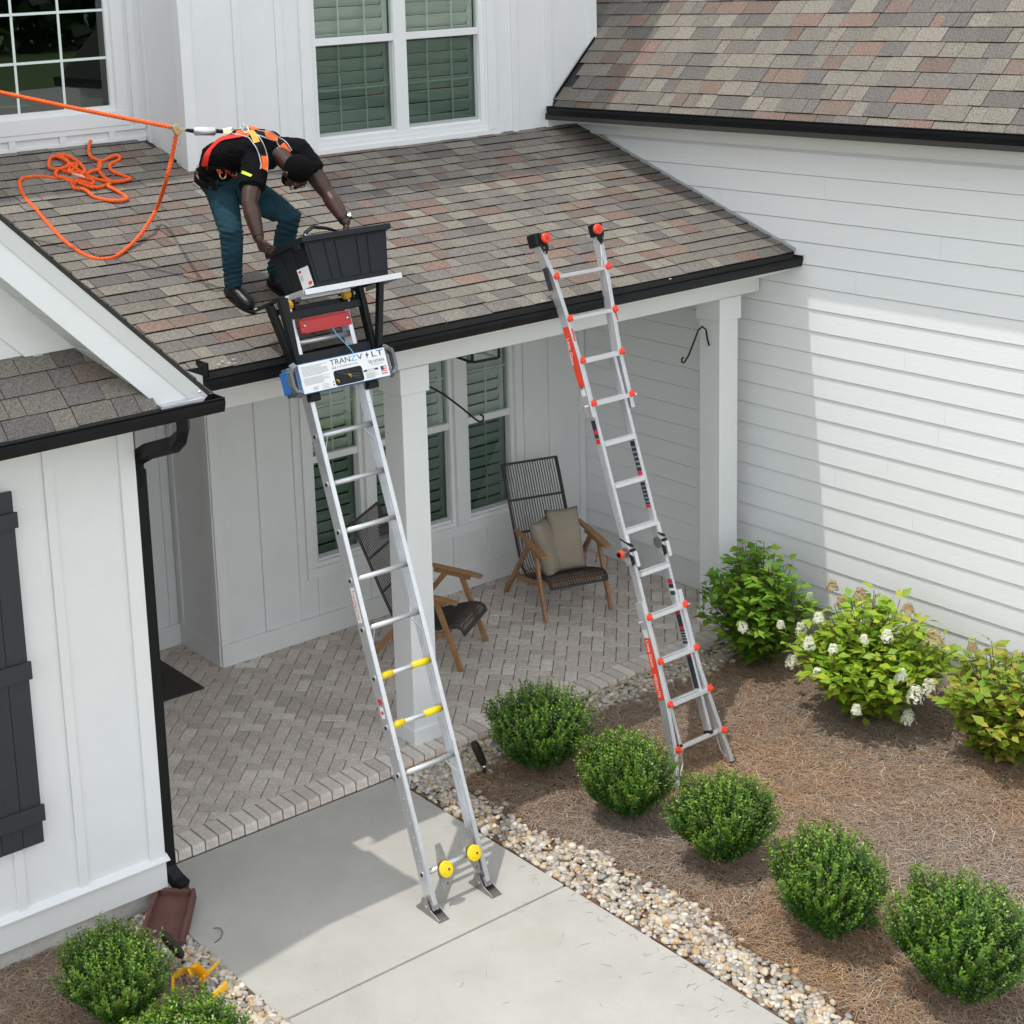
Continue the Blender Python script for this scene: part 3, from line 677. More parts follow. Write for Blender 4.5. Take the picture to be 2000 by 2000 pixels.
# --- dark board shutter on the left wing
sh = hp('window_shutter', MB().box((-3.78,YWF-.045,.75),(-3.135,YWF-.025,2.87)), M_['bshutter'])
for k in range(5): x0 = -3.78+k*.129; obj('shutter_board', MB().box((x0+.0015,YWF-.056,.745),(x0+.1275,YWF-.0455,2.875)), M_['bshutter'], sh, bevel=.0015)
for z0,z1 in ((.885,.985),(1.762,1.868),(2.665,2.755)): obj('shutter_rail', MB().box((-3.785,YWF-.076,z0),(-3.122,YWF-.0565,z1)), M_['bshutter'], sh, bevel=.002)
# clay coloured footing strip under the brick edge on the bed side
hp('brick_footing', MB().box((-.30,-.016,-.03),(3.70,-.001,.030)), mat('clay_mortar',(.42,.25,.13),.95,var=.3,vscale=20,bump=.003,bscale=60))
# --- downspout
dp = [(-2.235,-.80,3.19),(-2.235,-.80,3.12),(-2.24,-.785,3.075),(-2.255,-.72,3.02),(-2.29,-.46,2.93),(-2.304,-.37,2.88),(-2.308,-.347,2.82),(-2.308,-.345,2.7)]
def ribbed(pts, w_, h_, side): 
    b = MB(); o = 0; n = 4; vs = []; P_ = [V3(p) for p in pts]
    for i, p in enumerate(P_):
        d = (P_[min(i+1,len(P_)-1)]-P_[max(i-1,0)]).normalized(); sd = V3(side); sd = (sd-d*sd.dot(d)).normalized(); nn = d.cross(sd)
        prof = [(-1,-1),(-.5,-1),(-.45,-.86),(-.1,-.86),(0,-1),(.1,-.86),(.45,-.86),(.5,-1),(1,-1),(1,1),(0,1),(-1,1)]
        vs.append([p+sd*a*w_/2+nn*c*h_/2 for a,c in prof])
    n = 12; V_ = [v for r in vs for v in r]; fs = [(i*n+k,i*n+(k+1)%n,(i+1)*n+(k+1)%n,(i+1)*n+k) for i in range(len(P_)-1) for k in range(n)]
    fs += [tuple(range(n)), tuple((len(P_)-1)*n+k for k in range(n))]
    return b.add(V_, fs)
ds = hp('downspout', ribbed([(-2.308,-.345,2.80),(-2.308,-.345,.30)], .072, .078, (1,0,0)), M_['gutter'])
obj('elbow', ribbed(dp, .065, .082, (.8,-.6,0)), M_['gutter'], ds)
obj('elbow', ribbed([(-2.308,-.345,.33),(-2.308,-.345,.24),(-2.302,-.365,.195),(-2.285,-.42,.15),(-2.27,-.475,.125)], .075, .082, (1,0,0)), M_['gutter'], ds)
obj('outlet_shade', MB().box((-.028,-.001,-.036),(.028,.001,.036)), M_['deck'], ds, M=T(-2.269,-.478,.124)@Rz(.25)@Rx(-.45))  # dark plate stands for the shade inside the elbow mouth

# ------------------------------------------------------------------ river pebbles
def ico(sub):
    bm = bmesh.new(); bmesh.ops.create_icosphere(bm, subdivisions=sub, radius=1); bm.verts.ensure_lookup_table()
    v = np.array([x.co[:] for x in bm.verts]); f = np.array([[y.index for y in x.verts] for x in bm.faces]); bm.free(); return v, f
IV, IF_ = ico(2)
def rot_rand(n, tilt=1.0):
    a = rng.uniform(0,2*np.pi,n); t = rng.normal(0,tilt,n)*.35; u = rng.normal(0,tilt,n)*.35
    ca,sa,ct,st,cu,su_ = np.cos(a),np.sin(a),np.cos(t),np.sin(t),np.cos(u),np.sin(u)
    R = np.zeros((n,3,3)); Z = np.zeros((n,3,3)); X = np.zeros((n,3,3)); Y = np.zeros((n,3,3))
    Z[:,0,0]=ca;Z[:,0,1]=-sa;Z[:,1,0]=sa;Z[:,1,1]=ca;Z[:,2,2]=1
    X[:,0,0]=1;X[:,1,1]=ct;X[:,1,2]=-st;X[:,2,1]=st;X[:,2,2]=ct
    Y[:,1,1]=1;Y[:,0,0]=cu;Y[:,0,2]=su_;Y[:,2,0]=-su_;Y[:,2,2]=cu
    return X@Y@Z
PC = np.array([(.52,.44,.32),(.46,.36,.24),(.37,.32,.26),(.27,.25,.22),(.56,.50,.41),(.46,.31,.17),(.50,.46,.42),(.28,.28,.28),(.66,.60,.50),(.44,.40,.36),(.40,.25,.14),(.25,.24,.22)])
PW = np.array([5,4,3,2.5,4,2,4,1.2,2.5,3,.5,.6]); PW = PW/PW.sum()
def pebbles(name, pts, rmin=.010, rmax=.033, tone=1):
    n = len(pts); pts = np.array(pts)
    r = rmin+(rmax-rmin)*rng.beta(1.7,2.6,n); sc = np.stack([r*rng.uniform(.9,1.35,n), r*rng.uniform(.75,1.0,n), r*rng.uniform(.45,.75,n)],1)
    R = rot_rand(n,.8); v = IV[None]*sc[:,None,:]
    v = v*(1+.10*np.sin(IV[None]@rng.normal(0,1.6,(n,3,1))*2.2+rng.uniform(0,6,(n,1,1))))
    v = np.einsum('nij,nkj->nki', R, v)+pts[:,None,:]
    f = (IF_[None]+(np.arange(n)*len(IV))[:,None,None]).reshape(-1,3)
    c = PC[rng.choice(len(PC),n,p=PW)]*rng.uniform(.8,1.12,(n,1))*tone
    me = npmesh(name, v.reshape(-1,3), f, np.repeat(c,len(IF_),0)); smooth(me)
    o = obj(name, me, M_['pebble']); return stuff(tag(o, *LBL[name]))
LBL = {'pebble_border': ('band of pale mixed river pebbles along the right side of the walk and the porch step', 'pebbles'),
       'pebble_edging': ('short band of cream river pebbles beside the left edge of the walk', 'pebbles')}
def edge_r(y): return .01+.07*math.sin(y*2.1)+.035*math.sin(y*7.3+1)
pts = []
for _ in range(6200):
    y = random.uniform(-5.2,.0); x = random.uniform(XWR+.012,.28)
    if x > edge_r(y)+random.gauss(0,.03) and not y > -.34: continue
    pts.append((x,y,random.uniform(-.006,.02)))
for _ in range(4800):
    x = random.uniform(-.2,3.4); lim = -.34-.05*math.sin(x*3)+.03*math.sin(x*9)
    y = random.uniform(-.5,-.012)
    if y < lim+random.gauss(0,.03)+max(0,x-1.8)*.08: continue
    pts.append((x,y,random.uniform(-.006,.022)+(.02 if x > .6 else 0)))
pebbles('pebble_border', pts)
pts = []
for _ in range(3800):
    y = random.uniform(-4.6,-.40); x = random.uniform(-2.8,XWL-.012)
    if x < -2.68+.06*math.sin(y*3.7)+random.gauss(0,.025) and y < -.6: continue
    pts.append((x,y,random.uniform(-.006,.02)))
pebbles('pebble_edging', pts, .012, .032, 1.06)

# ------------------------------------------------------------------ pine straw
def straw(name, n, xr, yr, lab, skip=None):
    x = rng.uniform(*xr,n); y = rng.uniform(*yr,n)
    if skip is not None: k = ~skip(x,y); x = x[k]; y = y[k]; n = len(x)
    z = np.array([bedz(a,b_) for a,b_ in zip(x,y)])+rng.uniform(.002,.022,n)
    # clumped directions
    a = rng.uniform(0,2*np.pi,n)*.5+np.sin(x*3.1+y*1.7)*1.5+np.cos(y*4.3-x*2)*1.5
    L_ = rng.uniform(.05,.15,n); w_ = rng.uniform(.0011,.0022,n); bend = rng.normal(0,.03,n)
    d = np.stack([np.cos(a),np.sin(a),rng.normal(0,.12,n)],1); s_ = np.stack([-np.sin(a),np.cos(a),np.zeros(n)],1)
    c0 = np.stack([x,y,z],1); P0 = c0-d*L_[:,None]/2; P1 = c0+s_*bend[:,None]; P1[:,2] += .006; P2 = c0+d*L_[:,None]/2
    V_ = np.stack([P0-s_*w_[:,None],P0+s_*w_[:,None],P1+s_*w_[:,None],P1-s_*w_[:,None],P2+s_*w_[:,None]*.6,P2-s_*w_[:,None]*.6],1)
    V_[:,:,2] = np.maximum(V_[:,:,2], -.01)
    f = np.array([[0,1,2,3],[3,2,4,5]])[None]+(np.arange(n)*6)[:,None,None]
    pal = np.array([(.43,.25,.135),(.36,.215,.125),(.48,.34,.21),(.28,.215,.16),(.42,.22,.09),(.56,.43,.30),(.20,.15,.105)])
    patch = np.clip(.5+.5*np.sin(x*2.3+1)*np.cos(y*1.9)+rng.normal(0,.3,n),0,.999)
    ci = rng.choice(7,n,p=[.2,.2,.16,.14,.12,.1,.08]); c = pal[ci]*rng.uniform(.75,1.2,(n,1))
    g = c.mean(1,keepdims=True); c = c*patch[:,None]+(g*.55+c*.45)*(1-patch[:,None])
    me = npmesh(name, V_.reshape(-1,3), f.reshape(-1,4), np.repeat(c,2,0)); return stuff(tag(obj(name, me, M_['straw']), lab, 'pine straw'))
straw('pine_straw', 120000, (-.02,3.70), (-5.6,-.28), 'brown pine straw mulch spread over the planting bed right of the walk', lambda x,y: (x < .05+.07*np.sin(y*2.1)+rng.normal(0,.05,len(x))))
straw('pine_straw', 42000, (-4.4,-2.6), (-3.2,YWF+.02), 'brown pine straw mulch in the bed below the dark shutter', lambda x,y: (x > -2.68+rng.normal(0,.04,len(x))))
g = rng; n = 150; x = g.uniform(XWL+.03,XWR-.01,n); x = np.where(g.random(n) < .6, XWR-np.abs(g.normal(0,.16,n))-.02, x); y = g.uniform(-5,-.05,n); a = g.uniform(0,6.28,n); L_ = g.uniform(.02,.07,n)
d = np.stack([np.cos(a),np.sin(a),0*a],1)*L_[:,None]; s_ = np.stack([-np.sin(a),np.cos(a),0*a],1)*.0009; c0 = np.stack([x,y,0*x+.002],1)
V_ = np.stack([c0-d/2-s_,c0-d/2+s_,c0+d/2+s_,c0+d/2-s_],1)
stuff(tag(obj('stray_needles', npmesh('stray_needles',V_.reshape(-1,3),np.arange(4*n).reshape(n,4),np.tile([(.22,.15,.10)],(n,1))), M_['straw']), 'few stray dry needles scattered on the concrete walk', 'pine needles'))
# small scraps on the mulch
n = 90; x = rng.uniform(.1,3.3,n); y = rng.uniform(-4.8,-.4,n); z = np.array([bedz(a,b_) for a,b_ in zip(x,y)])+.024
a = rng.uniform(0,6.28,n); r_ = rng.uniform(.006,.018,n); s_ = np.stack([np.cos(a),np.sin(a),np.zeros(n)],1)*r_[:,None]; q_ = np.stack([-np.sin(a),np.cos(a),rng.uniform(-.5,.5,n)],1)*r_[:,None]*.5
c0 = np.stack([x,y,z],1); V_ = np.stack([c0-s_,c0+q_,c0+s_,c0-q_],1); f = np.arange(4*n).reshape(n,4)
stuff(tag(obj('leaf_litter', npmesh('leaf_litter', V_.reshape(-1,3), f, np.array([(.6,.5,.3),(.62,.58,.45),(.55,.35,.12)])[rng.integers(0,3,n)]), M_['leaf']), 'scattered pale dry leaf scraps lying on the pine straw', 'leaf litter'))

# ------------------------------------------------------------------ plants
def leaves(P0, D, N_, Lf, Wd, cols, fold=.25):
    """leaf quads pairs: base P0, direction D, normal N_; kite shaped, folded along the midrib"""
    n = len(P0); D = D/np.linalg.norm(D,axis=1,keepdims=True); Sd = np.cross(D,N_); Sd /= np.linalg.norm(Sd,axis=1,keepdims=True)+1e-9; Nn = np.cross(Sd,D)
    L_ = Lf[:,None]; w_ = Wd[:,None]
    base = P0; tip = P0+D*L_-Nn*L_*.12; m1 = P0+D*L_*.45
    l = m1+Sd*w_+Nn*w_*fold; r = m1-Sd*w_+Nn*w_*fold; m = m1
    V_ = np.stack([base,r,tip,l,m],1); f = np.array([[0,1,4],[1,2,4],[2,3,4],[3,0,4]])[None]+(np.arange(n)*5)[:,None,None]
    return V_.reshape(-1,3), f.reshape(-1,3), np.repeat(cols,4,0)
def boxwood_mesh(seed):
    g = np.random.default_rng(seed); tw = 950; stems = MB()
    # crown: inverted rounded cone, radius 1 wide, height about 1.75
    k = np.arange(tw); u = (k+.5)/tw; th = k*2.399963+g.uniform(-.2,.2,tw)
    ph = np.arccos(1-1.62*u)                                   # from the top past the equator
    lump = 1+.10*np.sin(th*2+seed)*np.sin(ph)+.09*np.sin(th*5+ph*4+seed*2)+.06*np.sin(th*9+ph*7)+g.normal(0,.05,tw)+.16*g.random(tw)**6-.02
    rad = np.where(np.cos(ph) > 0, 1.0, 1.0-.12*(-np.cos(ph)))
    E_ = np.stack([np.sin(ph)*np.cos(th)*rad*lump, np.sin(ph)*np.sin(th)*rad*lump, 1.05+np.cos(ph)*.80*lump*np.where(np.cos(ph)>0,.92,1.05)],1)
    E_[:,2] = np.maximum(E_[:,2],.13)
    low = np.clip((1.15-E_[:,2])/1.15,0,1); E_[:,:2] *= (1-.72*low[:,None]**1.15)
    B_ = np.stack([E_[:,0]*.25,E_[:,1]*.25,np.maximum(.1,E_[:,2]*.35)],1)
    base_c = np.array([(.040,.125,.010),(.030,.10,.009),(.055,.155,.012),(.085,.19,.015),(.022,.078,.008)])
    allP=[];allD=[];allN=[];allC=[];LL=[]
    for i in range(tw):
        d = E_[i]-B_[i]; L0 = np.linalg.norm(d); d = d/L0; nl = g.integers(15,25)
        upw = np.array([0,0,.35]); dd = d+upw; dd /= np.linalg.norm(dd)
        t = np.linspace(.0,1,nl); tl = .42
        pos = E_[i]-dd*tl*(1-t)[:,None]+g.normal(0,.010,(nl,3))+dd*g.uniform(-.02,.1)
        ang = np.arange(nl)*1.57+g.uniform(0,6); o1 = np.cross(dd,[.3,.2,.9]); o1/=np.linalg.norm(o1); o2 = np.cross(dd,o1)
        out = o1*np.cos(ang)[:,None]+o2*np.sin(ang)[:,None]
        D = out*.9+dd*.75+g.normal(0,.15,(nl,3)); N_ = dd*1.0-out*.6+g.normal(0,.25,(nl,3))
        c = base_c[g.integers(0,5)]*g.uniform(.8,1.25)
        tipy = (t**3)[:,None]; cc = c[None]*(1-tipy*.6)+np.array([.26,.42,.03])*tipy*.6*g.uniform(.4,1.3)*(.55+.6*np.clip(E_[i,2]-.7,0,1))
        if g.random() < .02: cc = cc*.5+np.array([.25,.2,.03])*.5
        allP.append(pos);allD.append(D);allN.append(N_);allC.append(np.clip(cc*g.uniform(.85,1.15,(nl,1)),0,1));LL.append(g.uniform(.048,.075,nl))
        if i%40 == 0: stems.tube([(0,0,.0),tuple(B_[i]*.9),tuple(E_[i]*.93)],[.02,.012,.004],5)
    # inner leaves fill the heart of the shrub
    ni = 3800; u_ = g.random(ni)**.4; k_ = g.integers(0,tw,ni); pi_ = B_[k_]*.6+(E_[k_]-B_[k_]*.6)*(.25+.6*u_[:,None])+g.normal(0,.04,(ni,3))
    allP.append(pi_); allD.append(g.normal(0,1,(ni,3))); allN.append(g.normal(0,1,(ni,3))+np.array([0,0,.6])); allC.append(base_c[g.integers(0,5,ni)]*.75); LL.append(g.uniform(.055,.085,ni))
    Pn=np.concatenate(allP);Ln=np.concatenate(LL)
    v,f,c = leaves(Pn,np.concatenate(allD),np.concatenate(allN),Ln,Ln*.30,np.concatenate(allC))
    return npmesh('foliage',v,f,c), stems.mesh('stems')
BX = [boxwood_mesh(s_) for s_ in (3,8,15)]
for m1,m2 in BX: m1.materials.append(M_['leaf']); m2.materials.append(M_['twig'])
BG = 'round boxwood shrubs in the beds'
def boxwood(x,y,r,h,rot,v,label):
    t = thing('boxwood_shrub', label, 'shrub', T(x,y,bedz(x,y)-.01)@Rz(rot)@Matrix.Diagonal((r,r,h/1.85,1)), BG)
    for nm,me in (('foliage',BX[v][0]),('stems',BX[v][1])):
        o = bpy.data.objects.new(nm, me); C.objects.link(o); o.parent = t
    return t
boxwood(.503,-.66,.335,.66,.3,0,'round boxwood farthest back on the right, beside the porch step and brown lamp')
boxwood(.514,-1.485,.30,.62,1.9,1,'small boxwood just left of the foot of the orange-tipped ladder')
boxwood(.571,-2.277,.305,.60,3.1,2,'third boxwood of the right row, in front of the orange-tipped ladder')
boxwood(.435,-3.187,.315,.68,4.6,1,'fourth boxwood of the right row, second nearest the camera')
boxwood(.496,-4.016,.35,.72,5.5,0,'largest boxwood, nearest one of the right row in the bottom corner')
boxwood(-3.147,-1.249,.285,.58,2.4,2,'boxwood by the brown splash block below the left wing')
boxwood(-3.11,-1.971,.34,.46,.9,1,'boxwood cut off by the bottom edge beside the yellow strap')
# hydrangeas
def hydrangea(x,y,h,rad,nst,nl,label,pal,flowers,seed,lean=(0,0),bare=0.3,zlow=.12):
    g = np.random.default_rng(seed); t = thing('hydrangea', label, 'hydrangea', T(x,y,bedz(x,y)), 'hydrangeas along the siding wall')
    st = MB(); Pp=[];Dd=[];Nn=[];Cc=[];Ll=[]; tips=[]
    for i in range(nst):
        a = g.uniform(0,6.283); q = math.sqrt(g.random()); rr_ = rad*q; hh = h*(1-.42*q*q)*g.uniform(.72,1.05)
        e = np.array([math.cos(a)*rr_+lean[0]*hh, math.sin(a)*rr_+lean[1]*hh, hh]); m = e*np.array([.45,.45,.5])
        b0 = np.array([math.cos(a)*.06,math.sin(a)*.06,0])
        st.tube([tuple(b0),tuple(m),tuple(e)],[.006,.0045,.0025],5); tips.append(e)
        for j in range(nl):
            tt = 1-(1-zlow)*g.random()**1.25
            p = (b0*(1-tt)**2+2*m*tt*(1-tt)+e*tt*tt); an = j*2.4+g.uniform(0,1)
            out = np.array([math.cos(an),math.sin(an),.25+g.normal(0,.25)]); pl = g.uniform(.01,.04)
            Pp.append(p+out*pl); Dd.append(out+np.array([0,0,g.normal(0,.2)])); Nn.append(np.array([g.normal(0,.35),g.normal(0,.35),1]))
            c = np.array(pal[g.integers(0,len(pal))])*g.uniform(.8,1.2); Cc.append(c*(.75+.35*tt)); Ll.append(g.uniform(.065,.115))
    Ll = np.array(Ll); v,f,c = leaves(np.array(Pp),np.array(Dd),np.array(Nn),Ll,Ll*.31,np.clip(np.array(Cc),0,1),.18)
    obj('stems', st, M_['twig'], t, fix=False); obj('foliage', npmesh('foliage',v,f,c), M_['hleaf'], t)
    for (fx,fy,fz,fr,kind) in flowers:
        # conical head of many small four-petalled florets
        n = 130; u = g.random(n); an = g.uniform(0,6.283,n); hh = (u**.8); R_ = fr*np.sqrt(1-hh*.75)*(.75+.3*g.random(n))*(1-hh*.35)
        cpos = np.stack([fx+R_*np.cos(an),fy+R_*np.sin(an),fz+hh*fr*1.5-fr*.4],1)
        out = cpos-np.array([fx,fy,fz-fr*.2]); out /= np.linalg.norm(out,axis=1,keepdims=True)
        VV=[];FF=[];CC=[]; pal2 = {'cream':[(.90,.90,.72),(.82,.86,.60),(.93,.92,.84)],'tan':[(.52,.36,.18),(.60,.45,.26),(.62,.52,.34)],'green':[(.5,.62,.28),(.6,.68,.4)]}[kind]
        o1 = np.cross(out,[.1,.2,.97]); o1/=np.linalg.norm(o1,axis=1,keepdims=True); o2=np.cross(out,o1)
        for k in range(4):
            an2 = k*1.571+g.uniform(0,1.5,n); dr_ = o1*np.cos(an2)[:,None]+o2*np.sin(an2)[:,None]
            lf = np.full(n,.013)*g.uniform(.8,1.2,n); cc = np.array(pal2)[g.integers(0,len(pal2),n)]*g.uniform(.85,1.1,(n,1))
            a_,b_,c_ = leaves(cpos,dr_+out*.25,out,lf,lf*.45,cc,.1); FF.append(b_+sum(len(q) for q in VV)); VV.append(a_); CC.append(c_)
        obj('flower_head', npmesh('flower_head',np.concatenate(VV),np.concatenate(FF),np.clip(np.concatenate(CC),0,1)), M_['petal'], t)
    return t
G1=[(.15,.31,.03),(.20,.38,.035),(.12,.26,.03),(.28,.42,.04)]; G2=[(.30,.45,.035),(.36,.50,.04),(.22,.38,.03),(.46,.50,.05),(.27,.42,.035)]; G3=[(.24,.35,.035),(.34,.36,.045),(.20,.34,.03),(.42,.35,.06),(.28,.36,.04)]
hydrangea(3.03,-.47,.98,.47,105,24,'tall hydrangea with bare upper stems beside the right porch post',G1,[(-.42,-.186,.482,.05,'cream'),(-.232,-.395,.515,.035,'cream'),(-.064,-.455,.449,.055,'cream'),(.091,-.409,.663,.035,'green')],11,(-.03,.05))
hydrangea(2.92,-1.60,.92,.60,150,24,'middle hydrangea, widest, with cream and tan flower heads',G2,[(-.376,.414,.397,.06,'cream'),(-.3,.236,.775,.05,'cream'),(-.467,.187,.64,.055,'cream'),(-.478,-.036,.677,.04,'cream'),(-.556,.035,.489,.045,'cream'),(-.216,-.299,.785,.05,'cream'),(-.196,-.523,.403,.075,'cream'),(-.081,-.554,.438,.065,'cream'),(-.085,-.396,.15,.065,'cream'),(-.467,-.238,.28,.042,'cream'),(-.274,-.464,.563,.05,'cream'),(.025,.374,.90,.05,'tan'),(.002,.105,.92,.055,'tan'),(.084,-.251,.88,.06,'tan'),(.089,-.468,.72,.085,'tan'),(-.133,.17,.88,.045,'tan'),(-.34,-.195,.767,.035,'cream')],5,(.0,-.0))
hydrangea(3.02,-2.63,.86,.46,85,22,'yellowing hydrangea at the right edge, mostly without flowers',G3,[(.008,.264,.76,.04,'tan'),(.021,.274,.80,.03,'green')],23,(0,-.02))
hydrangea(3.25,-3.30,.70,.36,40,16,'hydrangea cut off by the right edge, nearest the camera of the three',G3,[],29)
for p_,lab in (((.70,-3.28),'tiny low sprig of leaves in the straw left of the largest boxwood'),((-3.42,-1.28),'bright green weed sprig at the left edge below the white wing')):
    t = thing('weed_sprig', lab, 'weed', T(p_[0],p_[1],bedz(*p_))); g = np.random.default_rng(4); n = 46
    an = g.uniform(0,6.28,n); Pq = np.stack([np.cos(an)*.02,np.sin(an)*.02,g.uniform(0,.05,n)],1); D = np.stack([np.cos(an),np.sin(an),g.uniform(.1,.9,n)],1); L_ = g.uniform(.03,.06,n)
    v,f,c = leaves(Pq,D,np.tile([0,0,1.],(n,1))+g.normal(0,.2,(n,3)),L_,L_*.3,np.array([(.12,.28,.03)])*g.uniform(.8,1.3,(n,1)))
    obj('leaves', npmesh('leaves',v,f,c), M_['leaf'], t); obj('stem', MB().tube([(0,0,0),(.01,0,.06)],.003,5), M_['twig'], t)
# woodland far in front of the house, only met in the window reflections
g = np.random.default_rng(2); n = 9000
cx_ = g.uniform(-60,110,n); cz_ = g.uniform(0,1,n)**.7; hh_ = 11+3*np.sin(cx_*.16)+2*np.sin(cx_*.41)
c0 = np.stack([cx_, -122+g.normal(0,4,n), cz_*hh_],1); R = rot_rand(n,4); q = np.array([(-1,-.6,0),(1,-.7,0),(.9,.8,.2),(-.8,.6,-.2)])*.9
V_ = np.einsum('nij,kj->nki',R,q)+c0[:,None]; f = np.arange(4*n).reshape(n,4); cc = np.array([(.03,.06,.015),(.045,.085,.02),(.02,.045,.012)])[g.integers(0,3,n)]
stuff(tag(obj('far_woodland', npmesh('far_woodland',V_.reshape(-1,3),f,cc), M_['leaf']), 'dark green woodland mirrored in the upper windows', 'woodland'))

# ------------------------------------------------------------------ lettering
def text(body, size, mt, parent, M, name='lettering', font_w=1.0, ext=.0004, align='LEFT'):
    cu = bpy.data.curves.new(name,'FONT'); cu.body = body; cu.size = size; cu.extrude = ext; cu.align_x = align; cu.space_character = font_w; cu.resolution_u = 3
    o = bpy.data.objects.new('t', cu); C.objects.link(o)
    me = bpy.data.meshes.new_from_object(o.evaluated_get(bpy.context.evaluated_depsgraph_get())); bpy.data.objects.remove(o); bpy.data.curves.remove(cu)
    me.materials.clear(); me.materials.append(mt); me.name = name
    t = bpy.data.objects.new(name, me); C.objects.link(t); t.parent = parent; t.matrix_local = M; return t
def textfit(body, x0, x1, z, h, y, mt, parent, **k):
    """front-facing (towards -y) lettering between x0 and x1 with cap height h"""
    t = text(body, 1, mt, parent, Matrix.Identity(4), **k); xs = [v.co.x for v in t.data.vertices]; ys = [v.co.y for v in t.data.vertices]
    sx = (x1-x0)/(max(xs)-min(xs)); sy = h/(max(ys)-min(ys))
    for v in t.data.vertices: v.co = ((v.co.x-min(xs))*sx, (v.co.y-min(ys))*sy, v.co.z)
    t.matrix_local = T(x0,y,z)@Rx(math.pi/2); return t

# ------------------------------------------------------------------ left ladder (hoist ladder)
A1 = .346; ML = T(0,-1.53,0)@Rx(-A1)
def L1(x, v, w=0): return (x, -w, v)
lad = thing('hoist_ladder', 'plain aluminium ladder with yellow wheels and yellow rung sleeves, standing on the concrete walk', 'ladder', ML)
def crail(x, out, v0, v1, name='rail'):
    """C-channel rail, web at x, flanges towards -out"""
    b = MB(); b.box((min(x,x-out*.004),-.042,v0),(max(x,x-out*.004),.042,v1))
    for y in (-.042,.038): b.box((min(x-out*.0041,x-out*.032),y,v0),(max(x-out*.0041,x-out*.032),y+.004,v1))
    return obj(name, b, M_['alu'], lad, bevel=.0012)
rl = crail(-1.166,-1,.06,3.74); rr_ = crail(-.718,1,.06,3.74)
rv = [.245,.852,1.147,1.452,1.756,2.062,2.366,2.668,2.972,3.275,3.565]
for v in rv:
    r = obj('rung', MB().cyl(L1(-1.161,v),L1(-.723,v),.0165,14), M_['alu_b'], lad, sm=False)
    smooth(r.data)
    for x,s in ((-1.166,-1),(-.722,-1)):
        ring = MB(); ring.tube([L1(x-.004,v),L1(x-.0005,v)],.021,14); obj('rung_end', ring, M_['alu_b'], lad)
        obj('rung_hole_shade', MB().cyl(L1(x-.0055,v),L1(x-.0042,v),.012,12), M_['black'], lad)  # black disc paints in the shade of the hollow rung end
    if v in (1.147,1.452):
        for xa,xb in ((-1.155,-1.03),(-.875,-.745)): 
            sl_ = MB().cyl(L1(xa,v),L1(xb,v),.022,14); o = obj('rung_sleeve', sl_, M_['yellow'], lad); smooth(o.data)
for x,s in ((-1.13,1),(-.755,-1)):
    for v in (2.972,1.756,.852): obj('rung_brace', MB().bar(L1(x,v-.10,.02),L1(x+s*.05,v-.012,.0),.012,.003,(0,1,0)), M_['alu_b'], lad)
for x in (-1.1665,-.7225):
    for v in (.33,.40,.47,.56,.64,.71,1.02,1.33,2.55): obj('rivet', MB().cyl(L1(x-.004,v,.012*math.sin(v*40)),L1(x+.0005,v,.012*math.sin(v*40)),.006,8), M_['chrome'], lad)
# front flange splice plates low down
for x0,x1 in ((-1.162,-1.137),(-.748,-.722)): obj('splice_plate', MB().box((x0,-.0475,.12),(x1,-.0425,.95)), M_['alu'], lad, bevel=.001)
for x,v in ((-1.016,.232),(-.788,.252)):
    s = -1 if x < -.9 else 1
    obj('wheel_bracket', MB().prism([L1(x+s*u_,v+w__,.018) for u_,w__ in ((-.012,-.10),(.02,-.135),(.045,-.12),(.050,-.02),(.020,.155),(-.018,.155),(-.045,.0))],(0,-.004,0)), M_['steel'], lad, bevel=.001)
    w_ = MB(); w_.tube([L1(x,v,.03),L1(x,v,.036),L1(x,v,.05),L1(x,v,.056)],[.044,.05,.05,.045],24,True); w_.tube([L1(x,v,.056),L1(x,v,.060)],[.033,.031],24); wo_ = obj('wheel', w_, M_['yellow'], lad, bevel=.0015)
    obj('axle_bolt', MB().cyl(L1(x+.006,v,.058),L1(x+.006,v,.068),.008,8), M_['chrome'], lad)
    obj('bolt', MB().cyl(L1(x+s*.005,v-.085,.022),L1(x+s*.005,v-.085,.03),.007,8), M_['chrome'], lad)
MLi = ML.inverted()
for x in (-1.150,-.735):
    f_ = MB(); pr_ = [(-1.63,.002),(-1.40,.002),(-1.40,.012),(-1.445,.05),(-1.465,.10),(-1.50,.105),(-1.545,.045),(-1.63,.014)]
    for xa in (x-.037,x+.033): f_.prism([(xa,y,z) for y,z in pr_],(.004,0,0))
    f_.box((x-.033,-1.628,.006),(x+.033,-1.41,.012)); f_.box((x-.036,-1.62,.0),(x+.036,-1.40,.0055))
    f_.v = [tuple(MLi@V3(v)) for v in f_.v]; obj('foot', f_, M_['steel'], lad, bevel=.0012)
    obj('foot_bolt', MB().cyl(L1(x-.042,.062,0),L1(x+.042,.062,0),.008,8), M_['chrome'], lad)
    obj('rail_shoe', MB().box((x-.026,-.04,.03),(x+.026,.04,.09)), M_['steel'], lad, bevel=.002)
